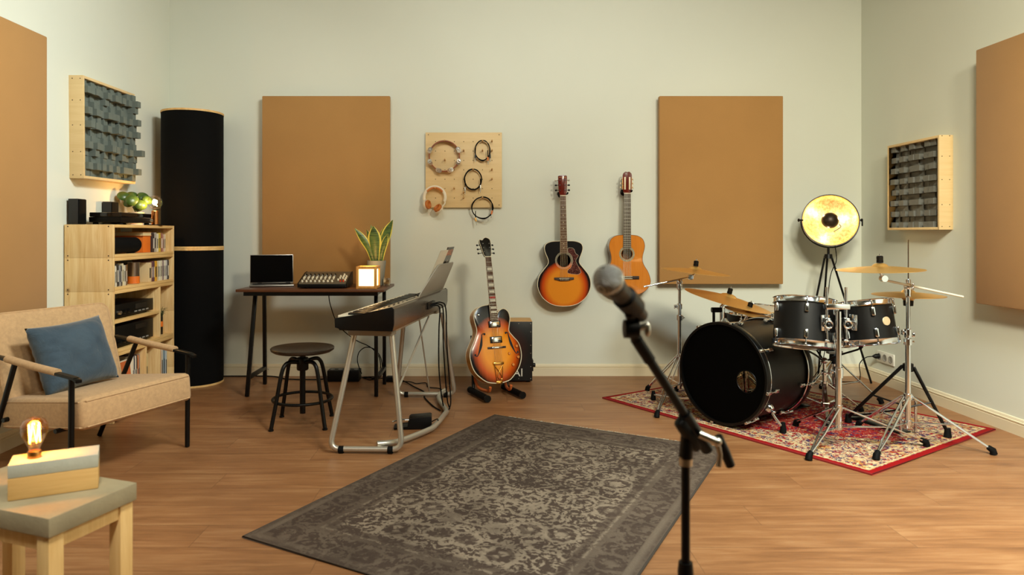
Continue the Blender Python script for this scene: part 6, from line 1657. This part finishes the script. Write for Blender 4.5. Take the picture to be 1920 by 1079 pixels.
# ------------------------------------------------------------------ microphone on boom stand
def mic():
    B0 = V((.2105, 1.17, 1.0415)); d = V((.082, .10, -.076)).normalized(); M = frame(B0, d)
    t = thing('microphone', 'handheld stage microphone with a silver mesh ball on the boom stand', 'microphone', B0)
    nt = NT('steel mesh'); ob = nt.obj(); w1 = nt.n('ShaderNodeTexWave'); w1.inputs['Scale'].default_value = 150; w1.wave_type = 'BANDS'; w1.bands_direction = 'DIAGONAL'; nt.l(ob, w1.inputs['Vector'])
    w2 = nt.n('ShaderNodeTexWave'); w2.inputs['Scale'].default_value = 210; w2.bands_direction = 'Z'; nt.l(ob, w2.inputs['Vector'])
    h = nt.math('MULTIPLY', w1.outputs['Fac'], w2.outputs['Fac'])
    nt.base(nt.ramp(h, [(.1, lin((104, 104, 100))), (.6, lin((222, 220, 212)))])); nt.set(.42, .55); nt.bump(h, .6, .002)
    R = .0265
    MB(M).lathe([(max(R * math.sin(a), .0001), -R * math.cos(a)) for a in [math.radians(x) for x in range(0, 128, 8)]] + [(.0195, .0175), (.018, .020)], seg=40).build('mesh_grille', nt.m, t)
    MB(M).lathe([(R + .0003, -.002), (R + .001, 0), (R + .0003, .002)], seg=40).build('grille_band', STEEL, t)
    MB(M).lathe([(.0001, .019), (.0195, .020), (.0195, .030), (.0182, .034), (.0172, .06), (.0138, .125), (.0125, .142), (.0001, .143)], seg=32).build('handle', mat('dark mic body', (24, 23, 22), .4, .2), t)
    s = thing('microphone_stand', 'black boom microphone stand in the foreground', 'microphone stand', (.396, 1.36, 0))
    MB(M).lathe([(.0186, .062), (.0215, .064), (.0205, .108), (.017, .110), (.0155, .108)], seg=28).build('mic_clip', BLKPLA, s)
    j = V((.2685, 1.262, .942))
    clipb = M @ V((0, 0, .085)); 
    MB().tube([clipb + V((0, 0, -.018)), j + V((0, 0, .022))], .009, 12).build('clip_neck', BLKPLA, s)
    cl = V((.404, 1.352, .748)); end = V((.470, 1.395, .655)); bd = (cl - j).normalized()
    sw = MB().cyl(j + V((-.013, 0, .004)), j + V((.013, 0, .004)), .017, seg=20).build('swivel_joint', BLKPLA, s)
    MB().tube([j + V((.012, -.004, .006)), j + V((.026, -.006, .010))], .006, 10).ball(j + V((.028, -.006, .004)), (.006, .006, .014), 10).build('swivel_screw', STEEL, sw)
    MB().tube([j + bd * .006, cl], [.0095, .0085], 16).build('boom_arm', BLKMET, s)
    MB().tube([j + bd * .02, j + bd * .075], .0115, 16).build('boom_collar', BLKPLA, s)
    MB().tube([cl - bd * .03, cl + bd * .075], .0125, 16).build('boom_clutch_tube', BLKMET, s)
    top = V((.396, 1.36, .70))
    MB().box(cl + V((-.004, .002, -.02)), (.022, .026, .085), .008, basis(bd)).build('clutch', BLKPLA, s)
    hd = MB().tube([cl + V((.012, -.012, -.016)), cl + V((.046, -.016, -.030))], .0075, 12).ball(cl + V((.046, -.016, -.030)), .009, 10).build('clutch_screw', STEEL, s)
    MB().tube([cl + V((.045, -.016, -.028)), cl + V((.052, -.014, -.055)), cl + V((.050, -.012, -.078))], [.006, .005, .006], 10).build('clutch_lever', STEEL, hd)
    MB().tube([cl + V((.050, -.008, -.022)), cl + V((.066, -.002, -.055)), cl + V((.078, .002, -.082))], [.009, .010, .009], 12).build('boom_counterweight', BLKPLA, s)
    MB().cyl(top + V((0, 0, -.02)), cl + V((-.006, .004, -.02)), .0135, .012, 18).build('clutch_post', BLKPLA, s)
    MB().lathe([(.0085, .665), (.013, .665), (.0135, .682), (.0085, .682)], (.396, 1.36, 0), seg=18, closed=True).build('trim_ring', STEEL, s)
    MB().cyl((.396, 1.36, .46), (.396, 1.36, .70), .0085, seg=18).build('upper_pole', BLKMET, s)
    MB().lathe([(.0088, .425), (.0145, .43), (.0155, .455), (.0135, .475), (.0088, .475)], (.396, 1.36, 0), seg=20, closed=True).build('height_grip', BLKPLA, s)
    MB().cyl((.396, 1.36, .07), (.396, 1.36, .43), .0115, seg=18).build('lower_pole', BLKMET, s)
    MB().cyl((.396, 1.36, .055), (.396, 1.36, .10), .02, seg=18).build('leg_hub', BLKPLA, s)
    for a in (100, 220, 340):
        dd = V((math.cos(math.radians(a)), math.sin(math.radians(a)), 0)); bb_ = V((.396, 1.36, 0))
        lg = MB().tube([bb_ + dd * .018 + V((0, 0, .08)), bb_ + dd * .27 + V((0, 0, .012))], .0075, 10).build('leg', BLKMET, s)
        MB().tube([bb_ + dd * .255 + V((0, 0, .016)), bb_ + dd * .285 + V((0, 0, .0115))], .011, 10).build('rubber_foot', RUBBER, lg)
mic()
# ------------------------------------------------------------------ lights: softbox on the right, plus unseen fill lights added for brightness
def area(name, loc, target, size, watts, col, sy=None):
    d = bpy.data.lights.new(name, 'AREA'); d.energy = watts; d.color = col; d.size = size
    if sy: d.shape = 'RECTANGLE'; d.size_y = sy
    o = bpy.data.objects.new(name, d); COL.objects.link(o); o.location = loc
    o.rotation_euler = (V(target) - V(loc)).to_track_quat('-Z', 'Y').to_euler()
    return o
area('right ceiling softbox', (1.75, .1, 3.05), (1.0, 5.2, 1.2), .45, 42, (1, .92, .70)).data.spread = math.radians(120)
area('back wall fill', (.4, 1.9, 3.42), (.4, 5.45, 2.4), 3.4, 12, (.98, 1, .92), .3).data.spread = math.radians(56)  # unseen fill added to lift the upper part of the back wall
area('left wall fill', (.8, 2.2, 3.38), (-2.47, 3.5, 1.75), .7, 47, (.95, 1, .93)).data.spread = math.radians(82)  # added fill, placed to brighten the left wall more than the back
area('right wall fill', (.9, .5, 3.35), (2.97, 3.1, .95), .6, 56, (1, .945, .72)).data.spread = math.radians(80)  # fill added to raise the brightness of the right wall
area('front right fill', (2.0, 1.2, 3.4), (1.9, 2.4, 0), .6, 54, (.88, 1, 1)).data.spread = math.radians(95)  # added cool fill, brightens and pales the floor at the right front
area('front left fill', (-.3, .3, 3.4), (-1.1, 1.9, .5), .5, 13, (1, .97, .86)).data.spread = math.radians(70)  # extra unseen fill to brighten the side table and block lamp
w = bpy.data.worlds.new('dim surroundings'); w.use_nodes = True; w.node_tree.nodes['Background'].inputs[0].default_value = (.02, .018, .015, 1); SC.world = w
# ------------------------------------------------------------------ camera
cd = bpy.data.cameras.new('camera'); co = bpy.data.objects.new('camera', cd); COL.objects.link(co)
co.location = (0, 0, H); co.rotation_euler = (PI / 2, 0, 0)
cd.sensor_width = 36; cd.lens = FPX / 1920 * 36
cd.shift_x = (960 - VX) / 1920; cd.shift_y = -(539.5 - VY) / 1920
cd.clip_start = .05; cd.clip_end = 50
cd.dof.use_dof = True; cd.dof.focus_distance = 4.7; cd.dof.aperture_fstop = 3.4
SC.camera = co
vs = SC.view_settings; vs.view_transform = 'Standard'; vs.look = 'None'; vs.gamma = 1.0; vs.use_curve_mapping = False; vs.exposure = 0.0
SC.cycles.sample_clamp_indirect = 6.0; SC.cycles.caustics_reflective = False; SC.cycles.caustics_refractive = False
SC.cycles.max_bounces = 8; SC.cycles.transparent_max_bounces = 12
